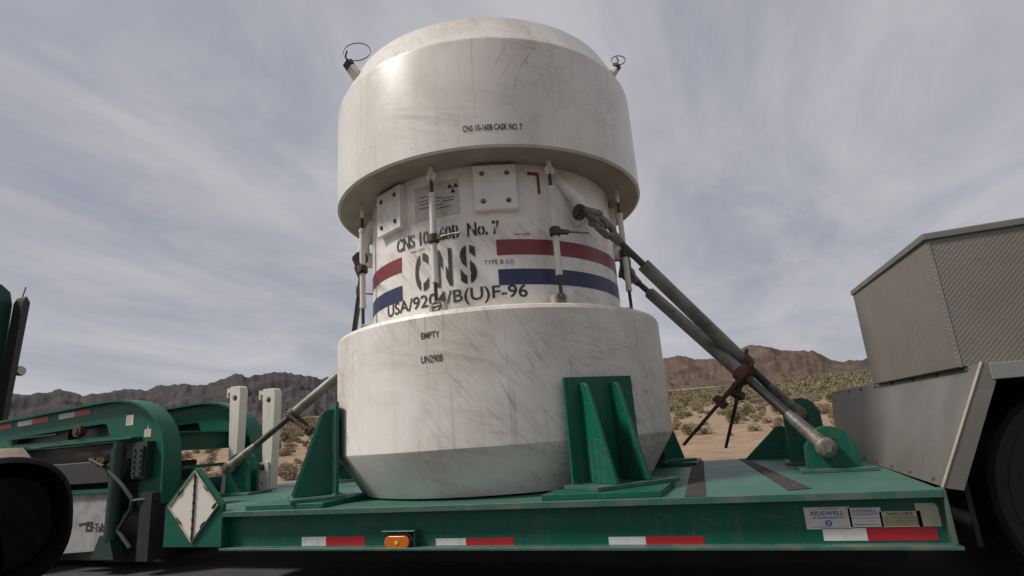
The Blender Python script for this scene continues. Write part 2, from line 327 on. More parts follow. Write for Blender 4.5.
def desert_mat():
    Mt = bpy.data.materials.new('desert_ground'); Mt.use_nodes = True; t = Mt.node_tree; Bs = t.nodes['Principled BSDF']; Bs.inputs['Roughness'].default_value = .95
    Bs.inputs['Specular IOR Level'].default_value = .1
    T = N(t, 'ShaderNodeTexCoord')
    def nz(sc, det=8, ro=.6):
        n = N(t, 'ShaderNodeTexNoise'); n.inputs['Scale'].default_value = sc; n.inputs['Detail'].default_value = det; n.inputs['Roughness'].default_value = ro
        t.links.new(T.outputs['Object'], n.inputs[0]); return n.outputs[0]
    def rmp(src, cols):
        r = N(t, 'ShaderNodeValToRGB'); e = r.color_ramp.elements
        while len(e) < len(cols): e.new(.5)
        for el, (p, c) in zip(e, cols): el.position = p; el.color = (*c, 1)
        t.links.new(src, r.inputs[0]); return r.outputs[0]
    sand = rmp(nz(1.3, 10, .7), [(.3, (.19, .125, .085)), (.5, (.27, .19, .13)), (.7, (.35, .26, .185))])
    far = rmp(nz(.06, 12, .8), [(.36, (.11, .1, .055)), (.5, (.2, .165, .1)), (.64, (.33, .25, .17))])
    sp_ = N(t, 'ShaderNodeSeparateXYZ'); t.links.new(T.outputs['Object'], sp_.inputs[0])
    mr = N(t, 'ShaderNodeMapRange'); mr.inputs[1].default_value = 30; mr.inputs[2].default_value = 170; t.links.new(sp_.outputs[1], mr.inputs[0])
    mx = N(t, 'ShaderNodeMixRGB'); t.links.new(mr.outputs[0], mx.inputs[0]); t.links.new(sand, mx.inputs[1]); t.links.new(far, mx.inputs[2])
    t.links.new(mx.outputs[0], Bs.inputs['Base Color'])
    bp = N(t, 'ShaderNodeBump'); bp.inputs['Strength'].default_value = .5; bp.inputs['Distance'].default_value = .05
    t.links.new(nz(9, 8, .7), bp.inputs['Height']); t.links.new(bp.outputs[0], Bs.inputs['Normal'])
    return Mt
tag(obj('ground', bm, desert_mat(), ang=60), kind='structure')
M['asphalt'] = mat('asphalt', (.035, .034, .033), .85, dirt_or_tone=(.06, .057, .053), dirt_or_tone_amt=.8, scale=2, bump=.3, bscale=150, extra=[dict(d=(.02, .02, .02), amt=.5, scale=40, stretch=(1, 1, 1), rot=(0, 0, 0), lo=.5, hi=.7, detail=3, dist=0)])
M['gravel'] = mat('roadside_gravel', (.22, .16, .115), .95, dirt_or_tone=(.12, .09, .07), dirt_or_tone_amt=.8, scale=12, bump=.6, bscale=60)
bm = B()
def sheet(bm, x0, x1, y0, y1, z, mi=0, n=1):
    for i in range(n):
        a_ = x0+(x1-x0)*i/n; b_ = x0+(x1-x0)*(i+1)/n
        f = bm.faces.new([bm.verts.new(p) for p in ((a_, y0, z), (b_, y0, z), (b_, y1, z), (a_, y1, z))]); f.material_index = mi
sheet(bm, -400, 400, -9.5, 3.6, GZ+.012)
tag(obj('road', bm, 'asphalt'), kind='structure')
bm = B(); sheet(bm, -400, 400, 2.35, 2.47, GZ+.016)
sheet(bm, -400, 400, -8.4, -8.28, GZ+.016)
for k in range(-20, 20): sheet(bm, k*12, k*12+3, -2.62, -2.5, GZ+.016)
M['linepaint'] = mat('road_line_paint', (.6, .59, .55), .7, dirt_or_tone=(.2, .19, .18), dirt_or_tone_amt=.6, scale=10)
tag(obj('road_markings', bm, 'linepaint'), kind='structure')
bm = B(); sheet(bm, -400, 400, 3.6, 5.3, GZ+.004)
tag(obj('road_shoulder', bm, 'gravel'), kind='structure')

PROF = [(-100, 5.0), (-75, 6.0), (-61.9, 6.1), (-58, 5.75), (-55, 5.85), (-53.6, 6.0), (-51.5, 6.6), (-49.9, 6.8), (-48.3, 6.75), (-46.5, 7.15), (-45, 7.0), (-42.6, 7.2), (-39.5, 6.5), (-34, 6.9), (-26, 6.2), (-18, 5.4), (-12, 5.9), (-7, 5.95), (-5.3, 6.2), (-3.4, 5.9), (-1.8, 5.85), (0.3, 6.4), (1.9, 6.35), (3.6, 5.8), (5.1, 5.75), (6.4, 4.9), (7.6, 4.25), (9.4, 4.1), (14, 4.6), (25, 5.0), (40, 4.5)]
def prof(a_):
    for (a0, e0), (a1, e1) in zip(PROF, PROF[1:]):
        if a0 <= a_ <= a1: return e0+(e1-e0)*(a_-a0)/(a1-a0)
    return 5
def hills(name, az0, az1, D0, D1, Dr, base_el, m, seed, amp=1):
    bm = B(); na, nr = int((az1-az0)*12), 70; rows = []
    for j in range(nr):
        t = j/(nr-1); d = D0+(D1-D0)*t; row = []
        for i in range(na+1):
            az = az0+(az1-az0)*i/na; x, y = CAM.x+d*math.sin(R(az)), CAM.y+d*math.cos(R(az))
            top = math.tan(R(prof(az)+.32*noise.noise(Vector((az*.33, seed, 0)))+.2*noise.noise(Vector((az*.9, seed, 3)))+.1*noise.noise(Vector((az*2.3, seed, 5)))))*Dr; b0 = math.tan(R(base_el))*D0*.96-.5
            tr = (Dr-D0)/(D1-D0)
            s = (t/tr)**1.25 if t < tr else 1-sm(tr, 1.25, t)
            p = Vector((x*.0075, y*.0075, seed))
            rg = noise.ridged_multi_fractal(p, 1.0, 2.1, 6, 1.0, 2.0)*.5
            f = noise.fractal(p*3.2, .8, 2.2, 6)
            ed = sm(0, .12, t)
            h = b0+(top-b0)*s*(1-.34*(1-s)*ed*1.5+(rg-.75)*.75*(1-s**3*.8)*ed*amp) + f*13*ed*(.3+.7*(1-s)) + noise.noise(p*9)*2.0*ed + noise.noise(p*24)*.9*ed
            row.append(bm.verts.new((x, y, h-3+3*ed)))
        rows.append(row)
    for a_, b_ in zip(rows, rows[1:]):
        for i in range(na): bm.faces.new((a_[i], b_[i], b_[i+1], a_[i+1]))
    o = obj(name, bm, m, ang=180, fix=True); o['kind'] = 'structure'; return o
M['hill_r'] = mat('brown_hill_rock', (.115, .082, .064), .95, spec=.1, dirt_or_tone=(.075, .055, .045), dirt_or_tone_amt=.9, scale=.012, lo=.4, hi=.65, bump=0, extra=[dict(d=(.19, .135, .1), amt=.6, scale=.02, stretch=(1, 1, 2), rot=(0, 0, 0), lo=.56, hi=.68, detail=10, dist=.4)])
M['hill_l'] = mat('shadowed_hill_rock', (.07, .061, .061), .95, spec=.1, dirt_or_tone=(.048, .043, .045), dirt_or_tone_amt=.9, scale=.012, lo=.4, hi=.65, bump=0, extra=[dict(d=(.13, .1, .085), amt=.5, scale=.02, stretch=(1, 1, 2), rot=(0, 0, 0), lo=.56, hi=.7, detail=10, dist=.4)])  # cloud shadow over the left hills put into a darker rock colour
hills('hills', -24, 9.2, 700, 1900, 1550, 2.9, 'hill_r', 4.2)
hills('hills', -100, -22, 700, 2200, 1800, 2.75, 'hill_l', 9.1)
hills('hills', 8.2, 45, 1500, 2600, 2100, 3.0, 'hill_l', 2.1)

# ---------------------------------------------------------------- desert plants
def leaf_mat(name, c1, c2):
    return mat(name, c1, .85, spec=.15, dirt_or_tone=c2, dirt_or_tone_amt=.9, scale=9, lo=.4, hi=.6)
M['sage'] = leaf_mat('sage_leaves', (.2, .175, .105), (.31, .26, .175))
M['olive'] = leaf_mat('creosote_leaves', (.08, .085, .03), (.15, .14, .07))
M['straw'] = leaf_mat('dry_straw_leaves', (.32, .255, .165), (.2, .16, .105))
def tri_leaves(bm, c, rx, rz, n, ls, rnd, mi=0):
    lob = [(Vector((rnd.uniform(-.6, .6)*rx, rnd.uniform(-.6, .6)*rx, rnd.uniform(.25, .75)*rz)), rnd.uniform(.3, .55)) for _ in range(6)]
    for _ in range(n):
        lc, lr = rnd.choice(lob); d = Vector((rnd.gauss(0, 1), rnd.gauss(0, 1), rnd.gauss(0, 1))).normalized()*lr*rnd.uniform(.35, 1)**.5
        p = V(c)+lc+Vector((d.x*rx, d.y*rx, d.z*rz))
        if p.z < c[2]: p.z = c[2]+rnd.uniform(0, .1)*rz
        u = Vector((rnd.gauss(0, 1), rnd.gauss(0, 1), rnd.gauss(.4, 1))).normalized()*ls*rnd.uniform(.6, 1.4); v = u.cross(Vector((rnd.gauss(0, 1), rnd.gauss(0, 1), rnd.gauss(0, 1)))).normalized()*ls*.35
        f = bm.faces.new((bm.verts.new(p-v), bm.verts.new(p+v), bm.verts.new(p+u))); f.material_index = mi
rnd = random.Random(3)
protos = []
for ki, (kind, mm, rx, rz) in enumerate((('sagebrush', 'sage', .5, .5), ('sagebrush', 'sage', .55, .42), ('creosote_bush', 'olive', .55, .75), ('creosote_bush', 'olive', .5, .6), ('bursage_clump', 'straw', .5, .38), ('bursage_clump', 'straw', .45, .42))):
    b = B(); tri_leaves(b, (0, 0, 0), rx, rz, 900, .055, rnd); fo = obj('foliage', b, mm, fix=False)
    b = B()
    for k in range(12):
        a_ = rnd.uniform(0, 6.28); e = Vector((math.cos(a_)*rx*.6, math.sin(a_)*rx*.6, rz*rnd.uniform(.5, .9)))
        tube(b, [(0, 0, -.08), e*.5+Vector((0, 0, .02)), e], [.012, .008, .004], 4)
    tw = obj('twigs', b, 'brown'); C.objects.unlink(fo); C.objects.unlink(tw)
    protos.append((kind, fo, tw))
LBL = {'sagebrush': ('grey green sagebrush on the sandy desert plain behind the trailer', 'bush', 'sagebrush bushes on the desert plain'),
       'creosote_bush': ('darker olive creosote bush on the sandy desert plain behind the trailer', 'bush', 'creosote bushes on the desert plain'),
       'bursage_clump': ('low straw coloured dry bush on the sandy desert plain behind the trailer', 'bush', 'dry straw bushes on the desert plain')}
def in_view(x, y, z):
    d = Vector((x, y, z))-CAM; f_ = d.dot(fw)
    if f_ <= 0: return None
    X, Y = 512+FPX*d.dot(r2)/f_, 288-FPX*d.dot(u2)/f_
    return X, Y
def visible(X, Y): return (150 < X < 345) or (655 < X < 875)
cand = []
for _ in range(95000):
    az = R(rnd.uniform(-72, 38)); r = 17+ (rnd.random()**1.7)*420
    x, y = CAM.x+r*math.sin(az), CAM.y+r*math.cos(az)
    if y < 8: continue
    cand.append((r, x, y))
cand.sort(); grid = {}; stuff = []; cnt = {}; nind = 0
def plant(kind_i, x, y, s, sz=None):
    kind, fo, tw = protos[kind_i]; l, c_, g = LBL[kind]
    e = empty(kind, (x, y, ground_h(x, y)-.03), l, c_, g); e.rotation_euler.z = rnd.uniform(0, 6.28); e.scale = (s, s, sz or s)
    for p in (fo, tw):
        q_ = p.copy(); C.objects.link(q_); q_.parent = e; q_.matrix_parent_inverse = Matrix()
    return e
for r, x, y in cand:
    dens = .0 if r < 22 else sm(23, 34, r)
    if rnd.random() > dens*.95: continue
    s = rnd.choice((rnd.uniform(.35, .7), rnd.uniform(.5, 1.25)))
    g_ = 1.5 if r < 60 else 1.35
    cell = (int(x/g_), int(y/g_), g_)
    if cell in grid: continue
    P = in_view(x, y, ground_h(x, y))
    if not P or not (visible(*P)): 
        if rnd.random() > .6 or r > 260: continue
    grid[cell] = 1
    k = rnd.choices(range(6), (4, 4, 1.2, 1.2, 3.6, 3.6))[0]
    if nind < 290 and P and visible(*P): plant(k, x, y, s); nind += 1
    else: stuff.append((r, x, y, s, k))
for (x_, y_, s, k) in ((*((CAM + (fw+r2*((690-512)/FPX)+u2*((288-436)/FPX))*24).xy), .8, 2), (*((CAM + (fw+r2*((293-512)/FPX)+u2*((288-480)/FPX))*20).xy), 1.1, 1), (*((CAM + (fw+r2*((735-512)/FPX)+u2*((288-418)/FPX))*27).xy), 1.1, 2)):
    plant(k, x_, y_, s)
sb = [B() for _ in range(3)]
for r, x, y, s, k in stuff:
    n = int(max(7, 4200/r)); n = min(n, 90)
    if r > 60: s *= 1.15
    tri_leaves(sb[k//2], (x, y, ground_h(x, y)), .5*s, (.75 if k//2 == 1 else .5)*s, n, max(.09, r*.0024), rnd)
bm = B()
for i, b in enumerate(sb):
    for f in b.faces: f.material_index = i
    me = bpy.data.meshes.new('t'); b.to_mesh(me); b.free(); bm.from_mesh(me); bpy.data.meshes.remove(me)
# from_mesh keeps material indices
o = obj('desert_scrub', bm, ['sage', 'olive', 'straw'], fix=False); o['kind'] = 'stuff'
e = bpy.data.objects.new('x', None)
fp = CAM + (fw+r2*((806-512)/FPX)+u2*((288-388)/FPX))*62
b = B(); z0 = ground_h(fp.x, fp.y); cyl(b, (fp.x, fp.y, z0-.1), (fp.x, fp.y, z0+1.7), .045, 8)
tag(obj('fence_post', b, 'rust'), 'thin lone dark post standing among the bushes right of the rods', 'post')

# ---------------------------------------------------------------- the cask
H1, H2, H3, H4, H5, R0, R1, R5, RB = .294, 1.135, 2.199, 3.041, 3.302, 1.094, 1.28, 1.148, 1.009
cask = empty('shipping_cask', (0, 0, .012), 'white steel transport cask with two fat impact limiters strapped upright on the green trailer', 'cask')
b = B(); lathe(b, [(R0, .012), (R0+.006, .02), (R1-.004, H1-.006), (R1, H1+.004), (R1, H2-.035), (R1-.012, H2-.01), (R1-.035, H2), (1.0, H2)], 192)
lo = obj('lower_impact_limiter', b, 'cask_lo', cask, ang=12)
b = B(); lathe(b, [(1.0, H3), (R1-.02, H3), (R1, H3+.012), (R1, H4-.03), (R1-.002, H4-.012), (R1-.008, H4+.004), (R1-.018, H4+.022), (R5+.008, H5-.008), (R5-.02, H5)], 192)
M['cask_up'].node_tree.nodes['Principled BSDF'].inputs['Coat Weight'].default_value = .12; M['cask_up'].node_tree.nodes['Principled BSDF'].inputs['Coat Roughness'].default_value = .22
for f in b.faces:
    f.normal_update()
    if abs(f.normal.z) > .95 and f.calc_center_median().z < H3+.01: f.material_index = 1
M['grime_shade'] = mat('grimed_shaded_white', (.38, .34, .28), .6, dirt_or_tone=(.22, .19, .15), dirt_or_tone_amt=.8, scale=3, lo=.4, hi=.7)  # underside shade painted in as a darker white, along with some grime
upl = obj('upper_impact_limiter', b, ['cask_up', 'grime_shade'], cask, ang=12)
b = B(); lathe(b, [(RB, H2-.002), (RB, H3+.002)], 192); body = obj('cask_body', b, 'cask_body', cask)
RT = RB+.004
def stripes(az0, az1, ends):
    for nm, mm, z0, z1 in (('red_stripe', 'red', 1.53, 1.64), ('blue_stripe', 'blue', 1.32, 1.43)):
        b = B(); cyl_patch(b, az0, az1, z0, z1, RB+.0005, .0022); obj(nm, b, mm, body)
stripes(-66, 40, 0); stripes(-165, -108, 0)
cyl_text('lettering', 'CNS 10-160B  No. 7', -87.5, 1.685, .095, RT, body, width=.82, stencil=True, bold=.03)
for ch, az in (('C', -97.2), ('N', -87), ('S', -77.2)): cyl_text('lettering', ch, az, 1.365, .255, RT, body, width=.115, stencil=True, bold=.035)
cyl_text('lettering', 'USA/9204/B(U)F-96', -87, 1.235, .088, RT, body, width=1.12, bold=.012)
cyl_text('lettering', 'TYPE B (U)', -65.5, 1.468, .033, RT, body, width=.2, stencil=False, bold=.0)
cyl_text('lettering', 'OFF', -54, 1.665, .022, RT, body, 'redink', width=.055)
b = B(); cyl_patch(b, -59, -56, 1.673, 1.678, RB+.0005, .002); obj('arrow_mark', b, 'redink', body)
cyl_text('lettering', 'OFF', -97, 1.64, .022, RT, body, 'redink', width=.055)
b = B(); cyl_patch(b, -102.5, -99.5, 1.647, 1.652, RB+.0005, .002); obj('arrow_mark', b, 'redink', body)
for i in range(2):
    b = B()
    if i == 0: cyl_patch(b, -51.5, -46.5, 2.12, 2.145, RB+.0005, .002); cyl_patch(b, -47.6, -46.4, 1.98, 2.1195, RB+.0005, .002)
    else: cyl_patch(b, -33, -30.5, 2.05, 2.07, RB+.0005, .002)
    obj('red_mark', b, 'red', body)
RL = R1+.003
for par_, mm_, z0_, z1_, azs in ((lo, 'cask_lo', H1+.01, H2-.03, (-66, 54, 174)), (upl, 'cask_up', H3+.015, H4-.01, (-70, 50, 170))):
    for az_ in azs:
        b = B(); cyl_patch(b, az_-.12, az_+.12, z0_, z1_, R1-.0005, .0009); obj('weld_seam', b, mm_, par_)
cyl_text('lettering', 'EMPTY', -86.6, .965, .04, RL, lo, width=.125, bold=.016)
cyl_text('lettering', 'UN2908', -86.4, .815, .046, RL, lo, width=.145, bold=.014)
b = B(); cyl_patch(b, -90.5, -82.3, .745, .888, R1-.0005, .001); obj('label_patch', b, 'cask_lo', lo)
b = B(); cyl_patch(b, -90.8, -83, .925, 1.02, R1-.0005, .001); obj('label_patch', b, 'cask_lo', lo)
cyl_text('lettering', 'CNS 10-160B CASK NO. 7', -65, 2.315, .045, RL, upl, width=.40, bold=.022)
# nameplate with trefoil
b = B(); cyl_patch(b, -99.5, -79.5, 1.86, 2.12, RB+.0005, .004); npl = obj('nameplate', b, 'label', body)
b = B(); Rn = RB+.0062; ca = R(-81.8)
def onp(x, y, azc, zc, r=Rn): return Vector((math.cos(azc+x/r)*r, math.sin(azc+x/r)*r, zc+y))
for k in range(3):
    a0 = R(90+120*k-30+60)
    vs = [(.011*math.cos(a0+R(t_)), .011*math.sin(a0+R(t_))) for t_ in range(0, 61, 12)]+[(.038*math.cos(a0+R(t_)), .038*math.sin(a0+R(t_))) for t_ in range(60, -1, -12)]
    b.faces.new([b.verts.new(onp(x, y, ca, 2.055)) for x, y in vs])
b.faces.new([b.verts.new(onp(.007*math.cos(t_/12*6.283), .007*math.sin(t_/12*6.283), ca, 2.055)) for t_ in range(12)])
obj('radiation_trefoil', b, 'ink', npl, fix=False)
for i, (z_, wd, a_) in enumerate(((2.03, 8, -92.5), (2.0, 11, -92), (1.975, 9, -92.3), (1.945, 11, -91.8), (1.92, 6, -86), (1.965, 5, -84), (1.985, 5, -84))):
    b = B(); cyl_patch(b, a_-wd/2, a_+wd/2, z_, z_+.006, RB+.0046, .001); obj('print_line', b, 'brown', npl)
# bolted pads
def pad(azc, zc, wd, ht, off=.05):
    a_ = R(azc); n = Vector((math.cos(a_), math.sin(a_), 0)); u = Vector((-n.y, n.x, 0)); rot = Matrix((u, n, Vector((0, 0, 1)))).transposed()
    b = B(); box(b, n*(RB+.01)+Vector((0, 0, zc)), (wd, .07, ht), rot); p = obj('lifting_pad', b, 'cask_body', cask, bevel=.006)
    for sx in (-1, 1):
        for sz in (-1, 1):
            c = n*(RB+.045)+u*sx*wd*.29+Vector((0, 0, zc+sz*ht*.31)); b = B()
            tube(b, [c, c+n*.004], .017, 14, 0); tube(b, [c+n*.004, c+n*.014], .011, 6, 1)
            obj('bolt', b, ['blackrod', 'forged'], p)
for az in (-65, -113, 25, 67, 115, 157): pad(az, 2.01, .30, .33)
# binders between the limiters
def binder(az):
    P = lambda z, dr=0: pol(1.105+dr, az, z)
    n = pol(1, az, 0); u = Vector((-n.y, n.x, 0))
    b = B(); tube(b, [P(2.0), P(1.36)], .022, 16); tube(b, [P(1.995), P(1.97)], .0255, 16); tube(b, [P(1.39), P(1.365)], .0245, 16)
    tb = obj('binder', b, 'white', cask)
    b = B(); tube(b, [P(2.10), P(2.0)], .0125, 10); obj('upper_screw', b, 'blackrod', tb)
    b = B(); tube(b, [P(1.36), P(1.235)], .0125, 10); obj('lower_screw', b, 'blackrod', tb)
    for nm, z, dz in (('upper_eye', 2.125, .055), ('lower_eye', 1.205, -.05)):
        b = B(); tube(b, [P(z)+(u*math.cos(t_/16*6.283)+Vector((0, 0, 1))*math.sin(t_/16*6.283))*.028 for t_ in range(16)], .011, 8, closed=True)
        cyl(b, P(z)-u*.032, P(z)+u*.032, .012, 10); box(b, P(z+dz), (.032, .02, .05), n.to_track_quat('Y', 'Z').to_matrix()); obj(nm, b, 'white' if dz > 0 else 'forged', tb)
    b = B(); box(b, P(1.18)-n*.03+u*.045, (.02, .06, .09), n.to_track_quat('Y', 'Z').to_matrix()); box(b, P(1.18)-n*.03-u*.045, (.02, .06, .09), n.to_track_quat('Y', 'Z').to_matrix()); obj('clevis', b, 'label', tb)
    b = B(); tube(b, [P(1.645), P(1.69)], .04, 18); tube(b, [P(1.69), P(1.70)], .03, 18); tube(b, [P(1.645), P(1.635)], .03, 18)
    box(b, P(1.667)+u*.06+n*.01, (.07, .03, .028), n.to_track_quat('Y', 'Z').to_matrix())
    rt_ = obj('ratchet', b, 'brown', tb)
    e = u*.9+n*.25; b = B(); tube(b, [P(1.667)+e*.07, P(1.660)+e*.17, P(1.652)+e*.25], [.009, .008, .006], 8); obj('ratchet_handle', b, 'forged', rt_)
for az in (-88.3, -44.5, 1, 46, 91, 136, -179, -134): binder(az)
# tie-down arms
PIN = {}
for az, s in ((-29, 1), (29, -1), (-151, -1), (151, 1)):
    p0, p1 = pol(RB-.01, az-s*9, 2.13), pol(1.10, az, 1.84); PIN[az] = p1
    n = pol(1, az, 0); u = Vector((-n.y, n.x, 0)); b = B()
    tube(b, [p0, p0.lerp(p1, .6)+n*.02, p1-n*.01], [.03, .045, .058], 16)
    arm = obj('tie_down_arm', b, 'cask_body', cask)
    b = B(); cyl(b, p1-n*.10, p1+n*.03, .062, 20); bo = obj('trunnion', b, 'cask_body', arm)
    b = B(); side = -u*s
    cyl(b, p1-u*s*.06, p1-u*s*.085, .058, 20); cyl(b, p1-u*s*.085, p1-u*s*.10, .034, 6); obj('arm_pin', b, 'brown', arm)
# lifting lugs on top
for az, big in ((-122, 1), (-3, .7), (118, 1)):
    n = pol(1, az, 0); u = Vector((-n.y, n.x, 0)); c = n*1.205+Vector((0, 0, 3.19)); t = (n*.62+Vector((0, 0, .78))).normalized()
    mr_ = Matrix((u, t.cross(u), t)).transposed()
    b = B(); box(b, c+t*.03*big, (.09*big, .05, .11*big), mr_); lug = obj('lifting_lug', b, 'cask_up', upl, bevel=.006)
    b = B(); box(b, c+t*.105*big, (.07*big, .055, .05*big), mr_); cyl(b, c+t*.11*big-u*.05*big, c+t*.11*big+u*.05*big, .016, 10); obj('shackle', b, 'thread', lug)
    b = B(); vw = Vector((rt.x, rt.y, 0)); k_ = .095*big if big == 1 else .05; vs_ = 1 if az == -122 else .4
    cc_ = c+t*.12*big+Vector((0, 0, k_*1.0))+vw*k_*.75*vs_
    tube(b, [cc_+(vw*math.cos(q_/22*5.9-2.6)*1.15+Vector((0, 0, 1))*math.sin(q_/22*5.9-2.6)*.85)*k_ for q_ in range(23)], .004, 6)
    tube(b, [c+t*.11*big, c+t*.15*big+Vector((0, 0, .03)), c+t*.13*big+Vector((0, 0, .10*big))], .007, 6)
    obj('cable_loop', b, 'blackrod', lug)

# ---------------------------------------------------------------- the trailer
W = 1.33; XL, XR = -2.03, 2.51; HB = .238
tr = empty('lowboy_trailer', (0, 0, GZ), 'long green steel lowboy trailer with gooseneck carrying the white cask', 'trailer')
b = B(); bx(b, XL+.02, XR-.02, -W+.095, W-.095, -.2, -.02); bx(b, -3.4, XL+.02, -.5, 1.22, -.2, -.02); obj('deck_frame', b, 'dark', tr)
ys = [-W, -.86, .0, .36, .9, W]
for y0, y1 in zip(ys, ys[1:]):
    b = B(); bx(b, XL, XR, y0+(.007 if y0 > -W else 0), y1-(.007 if y1 < W else 0), -.018, 0); obj('deck_plate', b, 'deck', tr, bevel=.003)
b = B(); bx(b, -3.45, XL-.006, -.5, .35, -.018, -.001); obj('deck_plate', b, 'deck', tr, bevel=.003)
b = B(); bx(b, -3.45, XL-.006, .357, W, -.018, -.001); obj('deck_plate', b, 'deck', tr, bevel=.003)
for s in (-1, 1):
    b = B(); y = s*W
    yi, yw = s*(W-.085), s*(W-.07)
    X0 = -1.52 if s < 0 else -3.4
    bx(b, X0, XR, min(yi, yw), max(yi, yw), -HB+.016, -.0185)
    wb = obj('side_beam', b, 'green', tr)
    b = B(); bx(b, X0, XR+.03, min(yi, s*(W+.004)), max(yi, s*(W+.004)), -HB, -HB+.016); obj('bottom_flange', b, 'lip', wb, bevel=.003)
    b = B(); bx(b, XR, XR+.014, min(yi, y), max(yi, y), -HB+.0165, -.0005); obj('end_plate', b, 'lip', wb, bevel=.002)
    b = B(); bx(b, X0, XR, min(y, y-s*.012)+s*.0025, max(y, y-s*.012)+s*.0025, -.032, -.0005); obj('top_flange_edge', b, 'lip', wb, bevel=.002)
    if s < 0: near_beam = wb
YW = -(W-.07)-.0007+0.0           # web front face is at y = -(W-.07)
YF = -1.2605
# closing frame and axles below
b = B(); bx(b, XL+.3, XR-.1, -.9, -.8, -.38, -.2); bx(b, XL+.3, XR-.1, .8, .9, -.38, -.2); obj('lower_rail', b, 'dark', tr)
def proj_y(X, Y, yv):
    d = fw+r2*((X-512)/FPX)+u2*((288-Y)/FPX); t = (yv-CAM.y)/d.y; return CAM+d*t
def tape(x0, xm, x1, z0, z1, par=near_beam, y=YF, nrm=-1, dz=0):
    b = B()
    def q4(xa, xb, mi):
        za = z0+dz*(xa-x0); zb = z0+dz*(xb-x0); h = z1-z0
        loft(b, [[Vector((xa, y, za)), Vector((xa, y-.0015, za)), Vector((xa, y-.0015, za+h)), Vector((xa, y, za+h))], [Vector((xb, y, zb)), Vector((xb, y-.0015, zb)), Vector((xb, y-.0015, zb+h)), Vector((xb, y, zb+h))]], mi=mi)
    q4(x0, xm, 0); q4(xm, x1, 1)
    return obj('reflective_tape', b, ['tapew', 'taper'], par)
def xw(X, Y): return proj_y(X, Y, YF).x
for a_, m_, c_, yy in ((302, 326, 365, 541), (436, 466, 514, 543), (609, 646, 704, 542), (823, 867, 938, 534)):
    zc = proj_y(m_, yy, YF).z; tape(xw(a_, yy), xw(m_, yy), xw(c_, yy), zc-.027, zc+.025)
# marker lamp
lp = proj_y(399, 541, -1.30); b = B(); bx(b, lp.x-.108, lp.x+.115, YF-.001, YF-.012, lp.z-.055, lp.z+.055); bx(b, lp.x-.108, lp.x+.115, YF-.012, -1.32, lp.z+.05, lp.z+.058)
bx(b, lp.x+.107, lp.x+.115, YF-.012, -1.315, lp.z-.04, lp.z+.0495)
ml = obj('marker_lamp', b, 'green', near_beam, bevel=.004)
def capsule(w_, h_, n=10):
    r = h_/2; c = w_/2-r
    return [(c+r*math.cos(R(t)), r*math.sin(R(t))) for t in range(-90, 91, 15)]+[(-c+r*math.cos(R(t)), r*math.sin(R(t))) for t in range(90, 271, 15)]
b = B(); prism(b, capsule(.20, .098), [], (lp.x, -1.285, lp.z-.004), (1, 0, 0), (0, 0, 1), .02); obj('lamp_gasket', b, 'blackrod', ml, bevel=.004)
b = B(); prism(b, capsule(.168, .07), [], (lp.x, -1.312, lp.z-.004), (1, 0, 0), (0, 0, 1), .016); ln = obj('amber_lens', b, 'amber', ml, bevel=.006)
b = B(); prism(b, circle(0, 0, .011, 12), [], (lp.x, -1.3285, lp.z-.004), (1, 0, 0), (0, 0, 1), .003); obj('bulb_glint', b, 'amberhot', ln)
# stickers
def sticker(X0, X1, Y0, Y1, m_, nm='sticker', label=None, cutc=0):
    p0, p1 = proj_y(X0, Y1, YF), proj_y(X1, Y0, YF); zc = (p0.z+p1.z)/2
    hh = (proj_y((X0+X1)/2, Y0, YF).z-proj_y((X0+X1)/2, Y1, YF).z)
    zt, zb = proj_y((X0+X1)/2, Y0, YF).z, proj_y((X0+X1)/2, Y1, YF).z
    b = B(); o_ = [(p0.x, zb), (p1.x, zb), (p1.x, zt-cutc), (p1.x-cutc*.7, zt), (p0.x, zt)] if cutc else [(p0.x, zb), (p1.x, zb), (p1.x, zt), (p0.x, zt)]
    prism(b, o_, [], (0, YF, 0), (1, 0, 0), (0, 0, 1), .0015)
    return obj(nm, b, m_, near_beam, label=label), p0.x, p1.x, zb, zt
YS = YF-.0025
def prt(s, txt, fx, fz, h, m_, width=None, bold=.02):
    o_, x0, x1, z0, z1 = s; return flat_text('lettering', txt, (x0+(x1-x0)*fx, YS, z0+(z1-z0)*fz), (1, 0, 0), (0, 0, 1), h, o_, m_, bold, width)
def pln(s, fx0, fx1, fz, m_, th=.003):
    o_, x0, x1, z0, z1 = s; b = B(); bx(b, x0+(x1-x0)*fx0, x0+(x1-x0)*fx1, YS, YF-.0012, z0+(z1-z0)*fz, z0+(z1-z0)*fz+th); obj('print_line', b, m_, o_)
s1 = sticker(807, 849, 507, 529, 'paper2'); prt(s1, 'RIDEWELL', .5, .62, .018, 'stblue', .135); prt(s1, 'SUSPENSION', .5, .47, .008, 'stblue', .125); pln(s1, .3, .75, .9, 'stblue2', .003); pln(s1, .1, .9, .08, 'stblue2', .002)
b = B(); pc = Vector(((s1[1]+s1[2])/2, YS, s1[3]+(s1[4]-s1[3])*.27)); prism(b, circle(pc.x, pc.z, .014, 20), [circle(pc.x, pc.z, .009, 16)], (0, YS+.001, 0), (1, 0, 0), (0, 0, 1), .001)
prism(b, [(pc.x-.008, pc.z-.002), (pc.x+.008, pc.z-.002), (pc.x+.008, pc.z+.002), (pc.x-.008, pc.z+.002)], [], (0, YS+.001, 0), (1, 0, 0), (0, 0, 1), .001); obj('emblem', b, 'stblue', s1[0])
s2 = sticker(851, 880, 507.5, 527, 'paper2'); prt(s2, 'RIDEWELL', .5, .74, .013, 'stblue2', .095); pln(s2, .1, .9, .62, 'stblue2', .004); pln(s2, .08, .92, .45, 'stblue2', .002); pln(s2, .5, .85, .3, 'yellowp', .003); pln(s2, .12, .85, .12, 'brown', .002)
